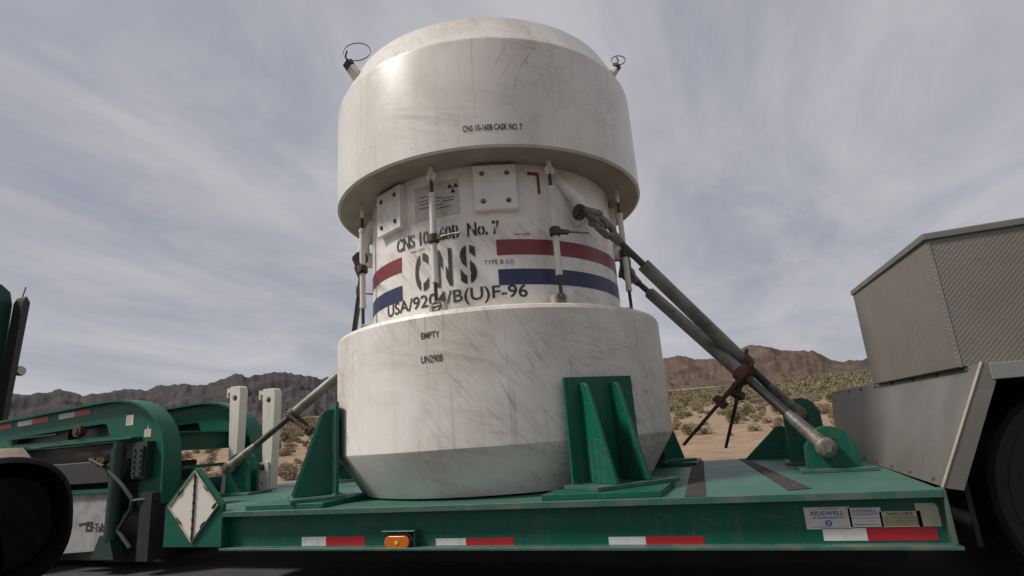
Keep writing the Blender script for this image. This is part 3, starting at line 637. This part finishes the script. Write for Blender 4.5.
s3 = sticker(882, 920, 511, 527, 'yellowp'); prt(s3, 'SAFETY CHECK', .5, .75, .011, 'ink', .1)
for q in (.62, .5, .38, .27, .14): pln(s3, .08, .92, q, 'ink', .0022)
s4 = sticker(919.5, 936.5, 503, 526.5, 'paper', cutc=.015)
for q in (.8, .62, .5, .38, .2): pln(s4, .15, .85, q, 'yellowp', .002)
# grip strips
for (p, q, r_, s_) in (((1.462, -1.318), (1.562, -1.318), (1.36, W-.01), (1.27, W-.01)), ((1.93, -1.2), (2.03, -1.15), (1.72, W-.01), (1.66, W-.01))):
    b = B(); z = .0035; vs = [(*p, z), (*q, z), (*r_, z), (*s_, z)]
    loft(b, [[Vector((x, y, .0006)) for x, y, _ in vs], [Vector(v) for v in vs]]); obj('grip_strip', b, 'grip', tr)
# placard panel
Y = -1.334
pc = dict(t=(-1.752, .283), r=(-1.50, .04), b=(-1.735, -.206), l=(-2.0, .04))
b = B(); prism(b, [(-2.03, -.215), (-1.50, -.215), (-1.50, .05), (-1.745, .29), (-1.775, .29), (-2.03, .05)], [], (0, Y+.03, 0), (1, 0, 0), (0, 0, 1), .03)
pp = obj('placard_panel', b, 'green', tr, bevel=.004)
b = B(); bx(b, -2.03, -1.50, -1.30, -1.0, -.215, -.02); obj('panel_backing', b, 'green', pp)
b = B(); ctr = Vector((-1.755, .045)); dd = .225
prism(b, [(ctr.x, ctr.y+dd), (ctr.x+dd, ctr.y), (ctr.x, ctr.y-dd-.01), (ctr.x-dd, ctr.y)], [], (0, Y-.003, 0), (1, 0, 0), (0, 0, 1), .006)
ph = obj('placard_holder', b, 'post', pp, label='blank scuffed white diamond placard plate')
b = B()
for (ax, ay, bx_, by) in ((0, dd, dd, 0), (dd, 0, 0, -dd), (0, -dd, -dd, 0), (-dd, 0, 0, dd)):
    tube(b, [(ctr.x+ax, Y-.012, ctr.y+ay), (ctr.x+bx_, Y-.012, ctr.y+by)], .006, 6)
obj('holder_frame', b, 'edge', ph)
b = B(); tube(b, [(ctr.x+.008, Y-.016, ctr.y+dd*.97), (ctr.x+.008, Y-.016, ctr.y-dd*.97)], .006, 8)
for k in range(8): tube(b, [(ctr.x+.008, Y-.016, ctr.y+dd*(.85-.24*k)), (ctr.x+.008, Y-.016, ctr.y+dd*(.79-.24*k))], .009, 8)
obj('hinge', b, 'rust', ph)
for (ax, ay, tw) in ((-.56, .42, 1), (.5, .48, -1), (-.55, -.42, -1), (.88, .02, 1), (.45, -.5, 1)):
    b = B(); c = Vector((ctr.x+ax*dd, Y-.014, ctr.y+ay*dd)); tube(b, [c-Vector((.022, 0, .022*tw)), c, c+Vector((.022, 0, .014*tw))], [.006, .009, .005], 6); obj('clip', b, 'rust', ph)
# cask brackets
def bracket(az, k):
    n = pol(1, az, 0); u = Vector((-n.y, n.x, 0)); rp = R1+.02
    b = B(); box(b, n*(rp+.011)+Vector((0, 0, .35)), (.50, .022, .62), Matrix((u, n, Vector((0, 0, 1)))).transposed())
    br = obj('cask_bracket', b, 'green', tr, bevel=.004)
    for s in (-.11, .115):
        b = B(); prism(b, [(0, .055), (.26, .055), (.075, .59), (.06, .61), (.035, .62), (0, .62)], [], n*(rp+.022)+u*(s-.012), n, (0, 0, 1), .024); obj('gusset', b, 'green', br, bevel=.004)
    b = B(); pts = [n*(rp+.024)+u*(-.24+.48*q_/40)+Vector((0, 0, .0545+.002*math.sin(q_*2.1))) for q_ in range(41)]
    tube(b, pts, [.007+.002*math.sin(q_*1.7) for q_ in range(41)], 6)
    for s in (-.11, .115):
        for e_ in (-.014, .014): tube(b, [n*(rp+.025)+u*(s+e_)+Vector((0, 0, .07+.5*q_/30)) for q_ in range(31)], [.005+.0015*math.sin(q_*2.3+e_) for q_ in range(31)], 6)
    obj('weld_beads', b, 'lip', br)
    b = B(); box(b, n*(rp+.13)+Vector((0, 0, .0425)), (.56, .34, .022), Matrix((u, n, Vector((0, 0, 1)))).transposed()); obj('upper_shim', b, 'lip', br, bevel=.003)
    b = B(); c = n*(rp+.10); sx = 1 if c.x > 0 else -1; sy_ = 1 if c.y > 0 else -1
    bx(b, min(sx*.72, sx*1.35), max(sx*.72, sx*1.35), min(sy_*.72, sy_*1.29), max(sy_*.72, sy_*1.29), .0008, .031); obj('base_pad', b, 'green', br, bevel=.003)
for k, az in enumerate((-41, 44, 136, -136)): bracket(az, k)
# deck lugs
def lug(c, y0, h, w_=.30, off=.03):
    """pair of plates with a round top and a pin hole, pin axis along Y"""
    L = None
    for s in (-1, 1):
        b = B(); r = w_*.34
        o_ = [(-w_/2, 0), (w_/2, 0), (w_*.46, h-r*1.1)]+[(r*1.15*math.cos(R(t)), h-r+r*math.sin(R(t))) for t in range(10, 171, 16)]+[(-w_*.46, h-r*1.1)]
        prism(b, o_, [circle(0, h-r, .034, 14)], (c[0], y0+.105+s*.05, .0), (1, 0, 0), (0, 0, 1), .03)
        p = obj('tie_down_lug', b, 'green', tr, bevel=.004)
        if s < 0: L = p
    b = B(); bx(b, c[0]-w_*.62, c[0]+w_*.72, y0-.04, y0+.24, .001, .022); obj('lug_base', b, 'lip', L, bevel=.003)
    return Vector((c[0]-off, y0-.02, h-w_*.34-.02))
LG = {'nr': lug((2.235,), -.33, .265), 'fr': lug((2.16,), .33, .46, w_=.26), 'nl': lug((-2.72,), -.10, .375, w_=.30, off=.05), 'fl': lug((-2.42,), 1.02, .30)}
b = B(); prism(b, [(-.32, 0), (.16, 0), (.14, .19), (.02, .26), (-.03, .26)], [], (2.03, 1.16, .0), (1, 0, 0), (0, 0, 1), .02); obj('corner_gusset', b, 'green', tr, bevel=.003)
# white posts
for x0, y0, h, w_ in ((-3.0, .17, 1.04, .14), (-2.88, .50, 1.02, .17)):
    b = B(); hw = w_/2
    o_ = [(-hw*.62, 0), (hw*.62, 0), (hw, h-.05), (hw*.8, h-.012), (hw*.55, h), (-hw*1.0, h), (-hw*1.0, h-.03), (-hw*1.35, h-.03), (-hw*1.35, h-.01), (-hw*1.6, h-.01), (-hw*1.6, h-.11), (-hw*1.35, h-.11), (-hw*1.35, h-.06), (-hw*1.0, h-.06), (-hw*.96, h-.16)]
    prism(b, o_, [circle(-hw*.05, h-.12, .03, 14)], (x0, y0+.05, 0.0), (1, 0, 0), (0, 0, 1), .10)
    po = obj('stake_post', b, 'post', tr, bevel=.004)
    b = B(); cyl(b, (x0-hw*.05, y0+.02, h-.12), (x0-hw*.05, y0-.02, h-.12), .031, 14); obj('hole_shade_plug', b, 'dark', po)  # dark plug added so the hole looks shaded inside
    b = B(); prism(b, [(-.09, .001), (.06, .001), (.06, .27), (-.09, .27)], [circle(-.015, .22, .03, 14), circle(-.02, .05, .022, 12)], (x0-.02, y0-.052, 0), (1, 0, 0), (0, 0, 1), .02); obj('socket_plate', b, 'post', po, bevel=.003)
    b = B(); cyl(b, (x0-.035, y0-.054, .22), (x0-.035, y0-.10, .22), .026, 12); obj('socket_pin', b, 'brown', po)
# gooseneck
TOP = [(-7.4, .80), (-6.5, .83), (-5.68, .864), (-5.0, .892), (-4.4, .917), (-4.05, .93), (-3.85, .936), (-3.7, .93), (-3.56, .91), (-3.43, .87), (-3.31, .81), (-3.21, .73), (-3.13, .63), (-3.085, .52), (-3.065, .40), (-3.06, .2), (-3.06, 0)]
for s in (-1, 1):
    yc = s*.5
    slot = [(-5.38, .632), (-5.38, .70), (-3.98, .748), (-3.93, .735), (-3.87, .622)]
    b = B(); out_ = list(reversed(TOP))+[(-7.4, .57), (-3.42, .57), (-3.42, 0)]
    prism(b, out_, [slot], (0, yc+(-.01 if s < 0 else .01), 0), (1, 0, 0), (0, 0, 1), .014)
    gb = obj('gooseneck_beam', b, 'green', tr)
    b = B(); bx(b, -5.5, -3.7, yc+.09, yc+.105, .6, .8); bx(b, -5.5, -3.7, yc+.01, yc+.09, .77, .78); obj('slot_shade_backing', b, 'cabgreen', gb)  # recess shade put into the dark green of this backing plate
    b = B(); rings = []
    for i, (x, z) in enumerate(TOP):
        a_, c_ = TOP[max(0, i-1)], TOP[min(len(TOP)-1, i+1)]; d = Vector((c_[0]-a_[0], 0, c_[1]-a_[1])).normalized(); nn = Vector((-d.z, 0, d.x))*.02
        p = Vector((x, 0, z))+nn*.05
        rings.append([p+Vector((0, yc-.09, 0)), p+Vector((0, yc-.09, 0))+nn, p+Vector((0, yc+.09, 0))+nn, p+Vector((0, yc+.09, 0))])
    loft(b, rings); obj('top_flange', b, 'green', gb, ang=50)
    b = B(); bx(b, -4.88, -3.43, yc-.13, yc+.02 if s > 0 else yc-.0245, .572, .59); obj('lower_ledge', b, 'green', gb, bevel=.003)
    if s < 0:
        ng = gb
        for x0, xm, x1, z in ((-5.9, -5.75, -5.42, .80), (-5.32, -5.08, -4.82, .80), (-4.66, -4.42, -4.18, .85)):
            z = .795+(x0+5.9)*.035; tape(x0, xm, x1, z, z+.052, gb, -.5265, dz=.035)
        M['grn2'] = M['green']
        b = B(); prism(b, [(-3.66, .705), (-3.56, .705), (-3.56, .80), (-3.66, .80)], [], (0, -.5265, 0), (1, 0, 0), (0, 0, 1), .001); q4 = obj('sticker', b, 'paper2', gb)
        for i in range(5): b = B(); bx(b, -3.65, -3.6+.01*(i % 3), -.529, -.5278, .72+i*.014, .723+i*.014); obj('print_line', b, 'yellowp', q4)
        b = B(); prism(b, [(-3.40, .58), (-3.31, .58), (-3.31, .65), (-3.345, .655), (-3.355, .69), (-3.37, .655), (-3.40, .65)], [], (0, -.5265, 0), (1, 0, 0), (0, 0, 1), .001); obj('sticker', b, 'paper', gb)
        b = B(); cyl(b, (-4.32, -.49, .705), (-4.32, -.555, .705), .06, 20); cyl(b, (-4.32, -.555, .705), (-4.32, -.57, .705), .03, 12); obj('hub_fitting', b, 'rust', gb)
        b = B(); bx(b, -5.45, -4.62, -.56, -.5265, .685, .70); obj('angle_bar', b, 'cabgreen', gb)
b = B(); bx(b, -3.36, -3.16, -.47, .47, .60, .615); bx(b, -3.30, -3.285, -.47, .47, .44, .60); obj('cross_beam', b, 'green', tr)
b = B(); bx(b, -4.6, -4.58, -.47, .47, .6, .86); bx(b, -6.0, -3.4, -.47, .47, .56, .568); obj('cross_beam', b, 'cabgreen', tr)
for z, t_ in ((.285, .03), (.135, .07)):
    b = B(); bx(b, -3.16, -3.10, -.475, .45, z-t_/2, z+t_/2); obj('front_rail', b, 'green', tr)
b = B(); bx(b, -3.16, -3.10, .452, .478, .0, .31); obj('rail_stanchion', b, 'green', tr)
# landing jack etc.
jx, jy = -3.58, -.62
b = B(); tube(b, [(jx, jy, .50), (jx, jy, -.28)], .062, 20); tube(b, [(jx, jy, .55), (jx, jy, .5)], .05, 16); jk = obj('landing_jack', b, 'jackgreen', tr)
b = B(); prism(b, [(-.14, 0), (.16, 0), (.07, .2), (-.05, .2)], [], (jx-.04, jy+.05, -.44), (1, 0, 0), (0, 0, 1), .1); obj('jack_foot', b, 'jackgreen', jk, bevel=.004)
b = B(); tube(b, [(jx, jy, -.28), (jx, jy, -.42)], .045, 14); obj('jack_ram', b, 'forged', jk)
for p_ in ([(-3.72, jy-.05, .37), (-3.42, jy-.06, .18), (-3.28, jy-.06, .06), (-3.28, jy-.06, -.03), (-3.42, jy-.06, -.2)], [(-3.28, jy-.06, .04), (-3.05, jy+.0, .05)], [(-3.42, jy-.06, -.2), (-3.25, jy-.06, -.34)]):
    b = B(); tube(b, p_, .017, 8); obj('brace', b, 'jackgreen', jk)
b = B()
for k in range(3): box(b, (-3.80+.06*k, jy-.06, .40-.01*(k % 2)), (.05, .06, .07), Matrix.Rotation(.5*k, 3, 'Y'))
tube(b, [(-3.85, jy-.08, .42), (-3.65, jy-.08, .35)], .018, 8); obj('jack_coupling', b, 'brown', jk)
b = B()
bx(b, -3.42, -3.25, -.60, -.50, .22, .54); bx(b, -3.40, -3.27, -.62, -.6005, .24, .50)
for k in range(5):
    for xx in (-3.375, -3.295): cyl(b, (xx, -.62, .27+.05*k), (xx, -.635, .27+.05*k), .012, 8)
obj('mounting_bracket', b, 'jackgreen', tr)
b = B(); bx(b, -3.2, -3.06, -.66, -.45, -.45, .1); bx(b, -3.9, -3.1, -.45, -.35, -.5, .3); obj('front_frame', b, 'dark', tr)
# rear bulkhead, toolbox, wheel
b = B()
# slanted plate across the deck end
pl_ = [Vector((2.528, -1.27, .004)), Vector((2.528, 1.30, .004)), Vector((2.50, 1.52, .22)), Vector((2.60, 1.40, .50)), Vector((2.78, -1.27, .505))]
nn = Vector((.9, 0, -.43)).normalized()*.006
A_, B_, C_, D_ = Vector((2.528, -1.27, .004)), Vector((2.47, 1.36, .004)), Vector((2.50, 1.40, .512)), Vector((2.78, -1.27, .505))
rings = []
for i in range(25):
    t = i/24; lo_, hi_ = A_.lerp(B_, t), D_.lerp(C_, t); bul = Vector((0, .12*math.sin(math.pi*.45)*max(0, t-.9)*10, 0)) if t > .9 else Vector((0, 0, 0))
    pts = [lo_.lerp(hi_, k/6)+bul*math.sin(math.pi*k/6) for k in range(7)]
    rings.append(pts+[p+nn for p in reversed(pts)])
loft(b, rings)
bh = obj('bulkhead_plate', b, 'alu', tr, ang=20)
b = B(); loft(b, [[Vector((2.528, -1.272, .0)), Vector((2.60, -1.272, -.014)), Vector((2.60, -1.278, -.014)), Vector((2.528, -1.278, .0))], [Vector((2.78, -1.272, .508)), Vector((2.845, -1.272, .492)), Vector((2.845, -1.278, .492)), Vector((2.78, -1.278, .508))]]); obj('side_lip', b, 'alu', bh)
b = B(); tube(b, [(2.527, -1.276, .0), (2.779, -1.276, .507)], .007, 8); obj('edge_strip', b, 'edge', bh)
nr_ = (B_-A_).cross(D_-A_).normalized()
if nr_.x > 0: nr_ = -nr_
for nn_, v0 in ((8, .955), (7, .04)):
    for k in range(nn_):
        t = (k+.35)/nn_; p = A_.lerp(B_, t).lerp(D_.lerp(C_, t), v0); b = B()
        tube(b, [p+nr_*-.003, p+nr_*.004, p+nr_*.008], [.010, .010, .005], 10); obj('rivet', b, 'thread', bh)
b = B(); bx(b, 2.8, 6.0, -1.285, -1.2, .43, .50); bx(b, 2.8, 6.0, -1.2, 1.3, .44, .498); obj('rear_rail', b, 'rail', tr, bevel=.004)
b = B(); fp_ = [Vector((2.73, -1.15, 0)), Vector((5.6, -1.15, 0)), Vector((5.6, .12, 0)), Vector((2.6, .12, 0))]
loft(b, [[p+Vector((0, 0, .50)) for p in fp_], [p+Vector((0, 0, 1.125)) for p in fp_]]); tbx = obj('toolbox', b, 'diamond', tr, bevel=.004)
b = B(); cen = Vector((4.1, -.5, 0))
lidp = [Vector((2.718, -1.165, 0)), Vector((5.62, -1.165, 0)), Vector((5.62, .13, 0)), Vector((2.59, .13, 0))]
loft(b, [[p+Vector((0, 0, 1.108)) for p in lidp], [p+Vector((0, 0, 1.143)) for p in lidp]]); obj('toolbox_lid', b, 'alu', tbx, bevel=.006)
b = B(); bx(b, 2.736, 2.744, -1.1535, -1.1475, .5, 1.1); obj('corner_trim', b, 'rail', tbx)
b = B(); bx(b, 3.05, 3.17, -1.155, -1.15, .55, .62); obj('faded_label', b, 'rail', tbx)
for wx in (3.24, 4.45):
    for s in (-1, 1):
        y0 = s*1.0; b = B()
        prof_ = [(.30, -.13), (.42, -.14), (.485, -.125), (.505, -.10), (.505, .10), (.485, .125), (.42, .14), (.30, .13)]
        rings = [[Vector((wx+r_*math.cos(2*math.pi*k/48), y0+yy, -.07+r_*math.sin(2*math.pi*k/48))) for k in range(48)] for r_, yy in prof_]
        loft(b, rings, caps=False)
        wh = obj('wheel', b, 'rubber', tr, ang=25)
        b = B(); rings = [[Vector((wx+r_*math.cos(2*math.pi*k/32), y0+s*yy, -.07+r_*math.sin(2*math.pi*k/32))) for k in range(32)] for r_, yy in ((.31, .12), (.28, .05), (.2, .04), (.16, .10), (.08, .11), (.02, .11))]
        loft(b, rings); obj('rim', b, 'greybox', wh)
        b = B()
        for rr in (.36, .40, .44): tube(b, [Vector((wx+rr*math.cos(2*math.pi*k/40), y0+s*.137, -.07+rr*math.sin(2*math.pi*k/40))) for k in range(40)], .003, 5, closed=True)
        obj('sidewall_ring', b, 'rubber', wh)
b = B(); bx(b, 2.8, 5.6, -.7, .7, -.2, .42); obj('rear_frame', b, 'dark', tr)
b = B(); bx(b, 2.62, 2.64, -1.2, 1.2, -.25, .1); obj('rear_apron', b, 'dark', tr)

# ---------------------------------------------------------------- tie-down rods
def rod(p0, p1, t0, t1, label, rat=None, eye_up=True, rod_r=.029, tube_r=.047, flip=1):
    """p0 = deck eye, p1 = cask end; thick sleeve from t0 to t1; ratchet at rat"""
    p0, p1 = V(p0), V(p1); d = (p1-p0).normalized(); L = (p1-p0).length
    root = empty('tie_down_rod', p0, label, 'rod', 'tie-down rods bracing the cask')
    yv = Vector((0, 1, 0)); side = d.cross(yv).normalized()
    b = B(); tube(b, [p0+d*L*t0, p0+d*L*t1], tube_r, 24); tube(b, [p0+d*L*t0, p0+d*(L*t0+.07)], tube_r+.008, 24); sl = obj('sleeve', b, 'rod', root)
    b = B(); tube(b, [p0+d*.16, p0+d*L*t0], rod_r, 16); obj('lower_screw', b, 'thread', root)
    b = B(); tube(b, [p0+d*L*t1, p1-d*.10], rod_r*.82, 16); obj('upper_screw', b, 'thread', root)
    b = B(); r = .056
    tube(b, [p0-yv*.036, p0-yv*.03, p0-yv*.02, p0+yv*.02, p0+yv*.036], [r*.8, r*.97, r*1.08, r*1.08, r*.9], 28); tube(b, [p0+d*.03, p0+d*.12, p0+d*.25, p0+d*.3], [.046, .042, .037, rod_r], 18)
    ey = obj('end_eye', b, 'forged', root, bevel=.004)
    b = B(); cyl(b, p0-yv*.055, p0+yv*.15, .034, 18); cyl(b, p0-yv*.066, p0-yv*.055, .024, 14); obj('eye_pin', b, 'forged', ey)
    # shackle at the cask end
    b = B(); nrm = Vector((p1.x, p1.y, 0)).normalized(); u = Vector((-nrm.y, nrm.x, 0)); c = p1-d*.02
    w1 = d.cross(nrm).normalized()
    tube(b, [c+w1*.05+d*.12, c+w1*.058+d*.05, c+w1*.05-d*.03, c-d*.075, c-w1*.05-d*.03, c-w1*.058+d*.05, c-w1*.05+d*.12], [.024, .024, .026, .03, .026, .024, .024], 12)
    cyl(b, c+w1*.085+d*.11, c-w1*.085+d*.11, .024, 14); tube(b, [p1-d*.16, p1-d*.09], [.03, .038], 14); obj('shackle', b, 'forged', root)
    if rat:
        c = p0+d*L*t0+d*.03; b = B(); tube(b, [c-d*.04, c+d*.04], tube_r+.014, 14)
        dn = (Vector((0, 0, -1))-d*Vector((0, 0, -1)).dot(d)).normalized(); hd = (dn*.8-d*.2*flip+Vector((rat[0], 0, 0))).normalized()
        for s in (-1, 1): 
            o_ = c+yv*s*.045; tube(b, [o_-hd*.10, o_+hd*.02, o_+hd*.24], [.012, .019, .013], 8)
        for k in range(4): cyl(b, c+hd*(.06*k-.08)-yv*.055, c+hd*(.06*k-.08)+yv*.055, .014, 8)
        box(b, c+hd*.25, (.05, .09, .06), hd.to_track_quat('X', 'Y').to_matrix())
        ra = obj('ratchet', b, 'rust' if rat[2] else 'brown', root, bevel=.003)
        b = B(); tube(b, [c+hd*.24, c+hd*(.25+rat[1])], [.013, .011], 10); obj('ratchet_handle', b, 'thread', ra)
        if rat[2]:
            b = B(); h2 = (hd+Vector((.45, .15, 0))).normalized(); s0 = c+hd*.02+yv*.09; tube(b, [s0, s0+h2*.20, s0+h2*.58], [.022, .013, .011], 10); obj('pawl_handle', b, 'thread', ra)
    return root
top_bk = Vector((1.03, .52, 1.63)); top_fr = Vector((1.07, -.47, 1.735))
rod(LG['nr'], top_bk, .315, .845, 'grey tie-down rod with rusty ratchet and two handles, pinned to the nearest lug at right', (-.42, .42, True))
rod(LG['fr'], top_fr, .26, .80, 'upper grey tie-down rod at right, running down behind the other to the far lug', (.1, .06, False), tube_r=.049)
rod(LG['nl'], pol(1.14, 153, 1.66), .30, .85, 'grey tie-down rod left of the cask pinned to the lug before the white posts', (.62, .12, False), tube_r=.048)
rod(LG['fl'], pol(1.13, -158, 1.72), .30, .70, 'mostly hidden tie-down rod hanging from a shackle at the cask left side', None)
for az, tp in ((-29, top_fr), (29, top_bk), (-151, pol(1.13, -158, 1.72)), (151, pol(1.14, 153, 1.66))):
    b = B(); p = PIN[az]; n = pol(1, az, 0); u = Vector((-n.y, n.x, 0)); q = tp
    for s in (-1, 1): tube(b, [p+u*s*.05+n*.02, p.lerp(q, .5)+u*s*.062+n*.03, q+u*s*.03], [.026, .024, .022], 10)
    tube(b, [p+n*.04-u*.08, p+n*.04+u*.08], .032, 12)
    obj('link_shackle', b, 'forged', cask)

# ---------------------------------------------------------------- truck tractor at the left
tk = empty('truck_tractor', (-7, 0, GZ), 'dark green truck tractor at the left edge pulling the lowboy trailer', 'truck')
CX = -8.6
b = B(); o_ = [(-1.2, .3), (1.13, .3), (1.20, 2.9), (1.12, 3.08), (.9, 3.2), (-1.2, 3.25)]
prism(b, [(-1.2, .1), (.98, .1), (.98, 2.9), (.93, 3.1), (.8, 3.2), (.6, 3.24), (-1.2, 3.25)], [], (CX-2.2, 0, 0), (0, 1, 0), (0, 0, 1), 2.2)
for v in b.verts: v.co.y -= .02
cab = obj('cab', b, 'cabgreen', tk, bevel=.04)
b = B(); prism(b, [(.84, .3), (.90, .3), (1.02, 2.9), (.96, 3.0), (.92, 2.9)], [], (CX+.06, 0, 0), (0, 1, 0), (0, 0, 1), .25); obj('side_fairing', b, 'blackrod', cab, bevel=.01)
b = B(); prism(b, [(-.6, .25), (.86, .25), (.90, 1.82), (-.6, 1.82)], [], (CX+.03, 0, 0), (0, 1, 0), (0, 0, 1), .03); obj('rear_panel', b, 'greybox', cab)
b = B(); tube(b, [(CX+.065, .905, .3), (CX+.065, 1.025, 2.9)], .007, 6); obj('edge_strip', b, 'taper', cab)
b = B(); tube(b, [(CX+.06, 1.0, 2.85), (CX+.06, 1.06, 3.2)], .01, 6); obj('aerial', b, 'blackrod', cab)
b = B(); tube(b, [(CX, 1.15, 1.84), (CX+.02, 1.36, 1.87)], .02, 8)
tube(b, [(CX+.0, 1.40, 1.87), (CX+.08, 1.40, 1.87), (CX+.12, 1.40, 1.87)], [.065, .08, .06], 18); [setattr(v.co, 'y', v.co.y-.27) for v in b.verts]; obj('work_lamp', b, 'chrome', cab)
b = B(); cyl(b, (CX-.05, .83, 3.2), (CX-.05, .83, 3.33), .06, 12); [setattr(v.co, 'y', v.co.y-.4) for v in b.verts]; obj('marker_light', b, 'taper', cab)
b = B(); bx(b, -8.5, -3.75, -.35, .35, .1, .35); obj('chassis', b, 'dark', tk)
b = B(); bx(b, -5.6, -3.62, -.44, -.40, .20, .56); bx(b, -5.6, -3.62, -.60, -.44, .20, .40); obj('side_tank', b, 'greybox', tk, bevel=.01)
b = B(); bx(b, -5.0, -3.6, -.64, -.60, .115, .15); obj('green_rail', b, 'green', tk)
b = B(); prism(b, [(-6.4, .595), (-5.13, .595), (-4.93, .46), (-4.97, .45), (-5.15, .56), (-6.4, .56)], [], (0, -.55, 0), (1, 0, 0), (0, 0, 1), .35); obj('fender', b, 'edge', tk, bevel=.004)
b = B(); prism(b, [(-4.20, .11), (-3.55, .115), (-3.62, -.37), (-4.24, -.40), (-4.30, -.15)], [], (0, -.6, 0), (1, 0, 0), (0, 0, 1), .008); mf = obj('mud_flap', b, 'flap', tk)
lg = Vector((-3.79, -.6115, -.20)); flat_text('lettering', 'Talbert', (-3.72, -.611, -.215), (1, 0, .02), (0, 0, 1), .075, mf, 'ink', .012, .22)
b = B(); prism(b, [(0, 0), (.09, 0), (.09, .085), (0, .085)], [[(.02, .02), (.07, .02), (.07, .065), (.02, .065)]], (-3.95, -.609, -.215), (1, 0, .02), (0, 0, 1), .002)
prism(b, [(-.11, .045), (-.02, .055), (.05, .03), (.12, .02), (.05, .045), (-.02, .07), (-.11, .06)], [], (-3.94, -.611, -.205), (1, 0, .02), (0, 0, 1), .002); obj('emblem', b, 'ink', mf)
b = B(); bx(b, -5.8, -3.62, -.40, .9, -.5, .1); obj('axle_housing', b, 'dark', tk)
for wx in (-5.25, -6.5):
    for s in (-1, 1):
        b = B(); y0 = s*.95 if s > 0 else -.78
        rings = [[Vector((wx+r_*math.cos(2*math.pi*k/40), y0+yy, -.07+r_*math.sin(2*math.pi*k/40))) for k in range(40)] for r_, yy in ((.3, -.14), (.48, -.12), (.5, -.1), (.5, .1), (.48, .12), (.3, .14))]
        loft(b, rings); obj('wheel', b, 'rubber', tk, ang=25)

# ---------------------------------------------------------------- photographer's car: door with its mirror
car = empty('car', (1.2, -4.2, GZ), 'black car whose round side mirror shows at the lower left corner', 'car')
b = B(); prism(b, [(.2, -.38), (2.6, -.38), (2.6, .0), (1.35, .02), (.9, -.02), (.2, -.04)], [], (0, -4.21, 0), (1, 0, 0), (0, 0, 1), .06); obj('door', b, 'carpaint', car, bevel=.01)
mc = CAM + (fw+r2*((-14-512)/FPX)+u2*((288-527)/FPX)).normalized()*.60
nv = (CAM-mc).normalized(); nv = (nv+Vector((.25, 0, 0))).normalized(); uu = Vector((0, 0, 1)).cross(nv).normalized(); vv = nv.cross(uu)
uu, vv = (uu*math.cos(.07)+vv*math.sin(.07)), (vv*math.cos(.07)-uu*math.sin(.07))
def sup(k, a_, b_, off, n=48, e=2.6):
    a_ *= .46; b_ *= .63; t = 2*math.pi*k/n; c_, s_ = math.cos(t), math.sin(t)
    return mc+uu*(a_*abs(c_)**(2/e)*(1 if c_ > 0 else -1))+vv*(b_*abs(s_)**(2/e)*(1 if s_ > 0 else -1))+nv*off
b = B(); rings = [[sup(k, a_, b_, o_) for k in range(48)] for a_, b_, o_ in ((.03, .02, -.085), (.07, .05, -.075), (.095, .066, -.045), (.105, .074, 0), (.107, .076, .012), (.105, .074, .02), (.098, .068, .024), (.088, .058, .018), (.084, .055, .006), (.083, .054, .0))]
loft(b, rings); hs = obj('side_mirror', b, 'carblack', car, ang=50)
b = B(); rings = [[sup(k, a_, b_, o_) for k in range(48)] for a_, b_, o_ in ((.0825, .0535, .001), (.0825, .0535, .0035))]
loft(b, rings); obj('mirror_glass', b, 'glass', hs)
b = B(); tube(b, [mc-nv*.04, mc-nv*.03+Vector((.06, -.12, -.12)), (1.25, -4.23, -.02)], [.04, .03, .03], 12); obj('mirror_arm', b, 'carblack', car)
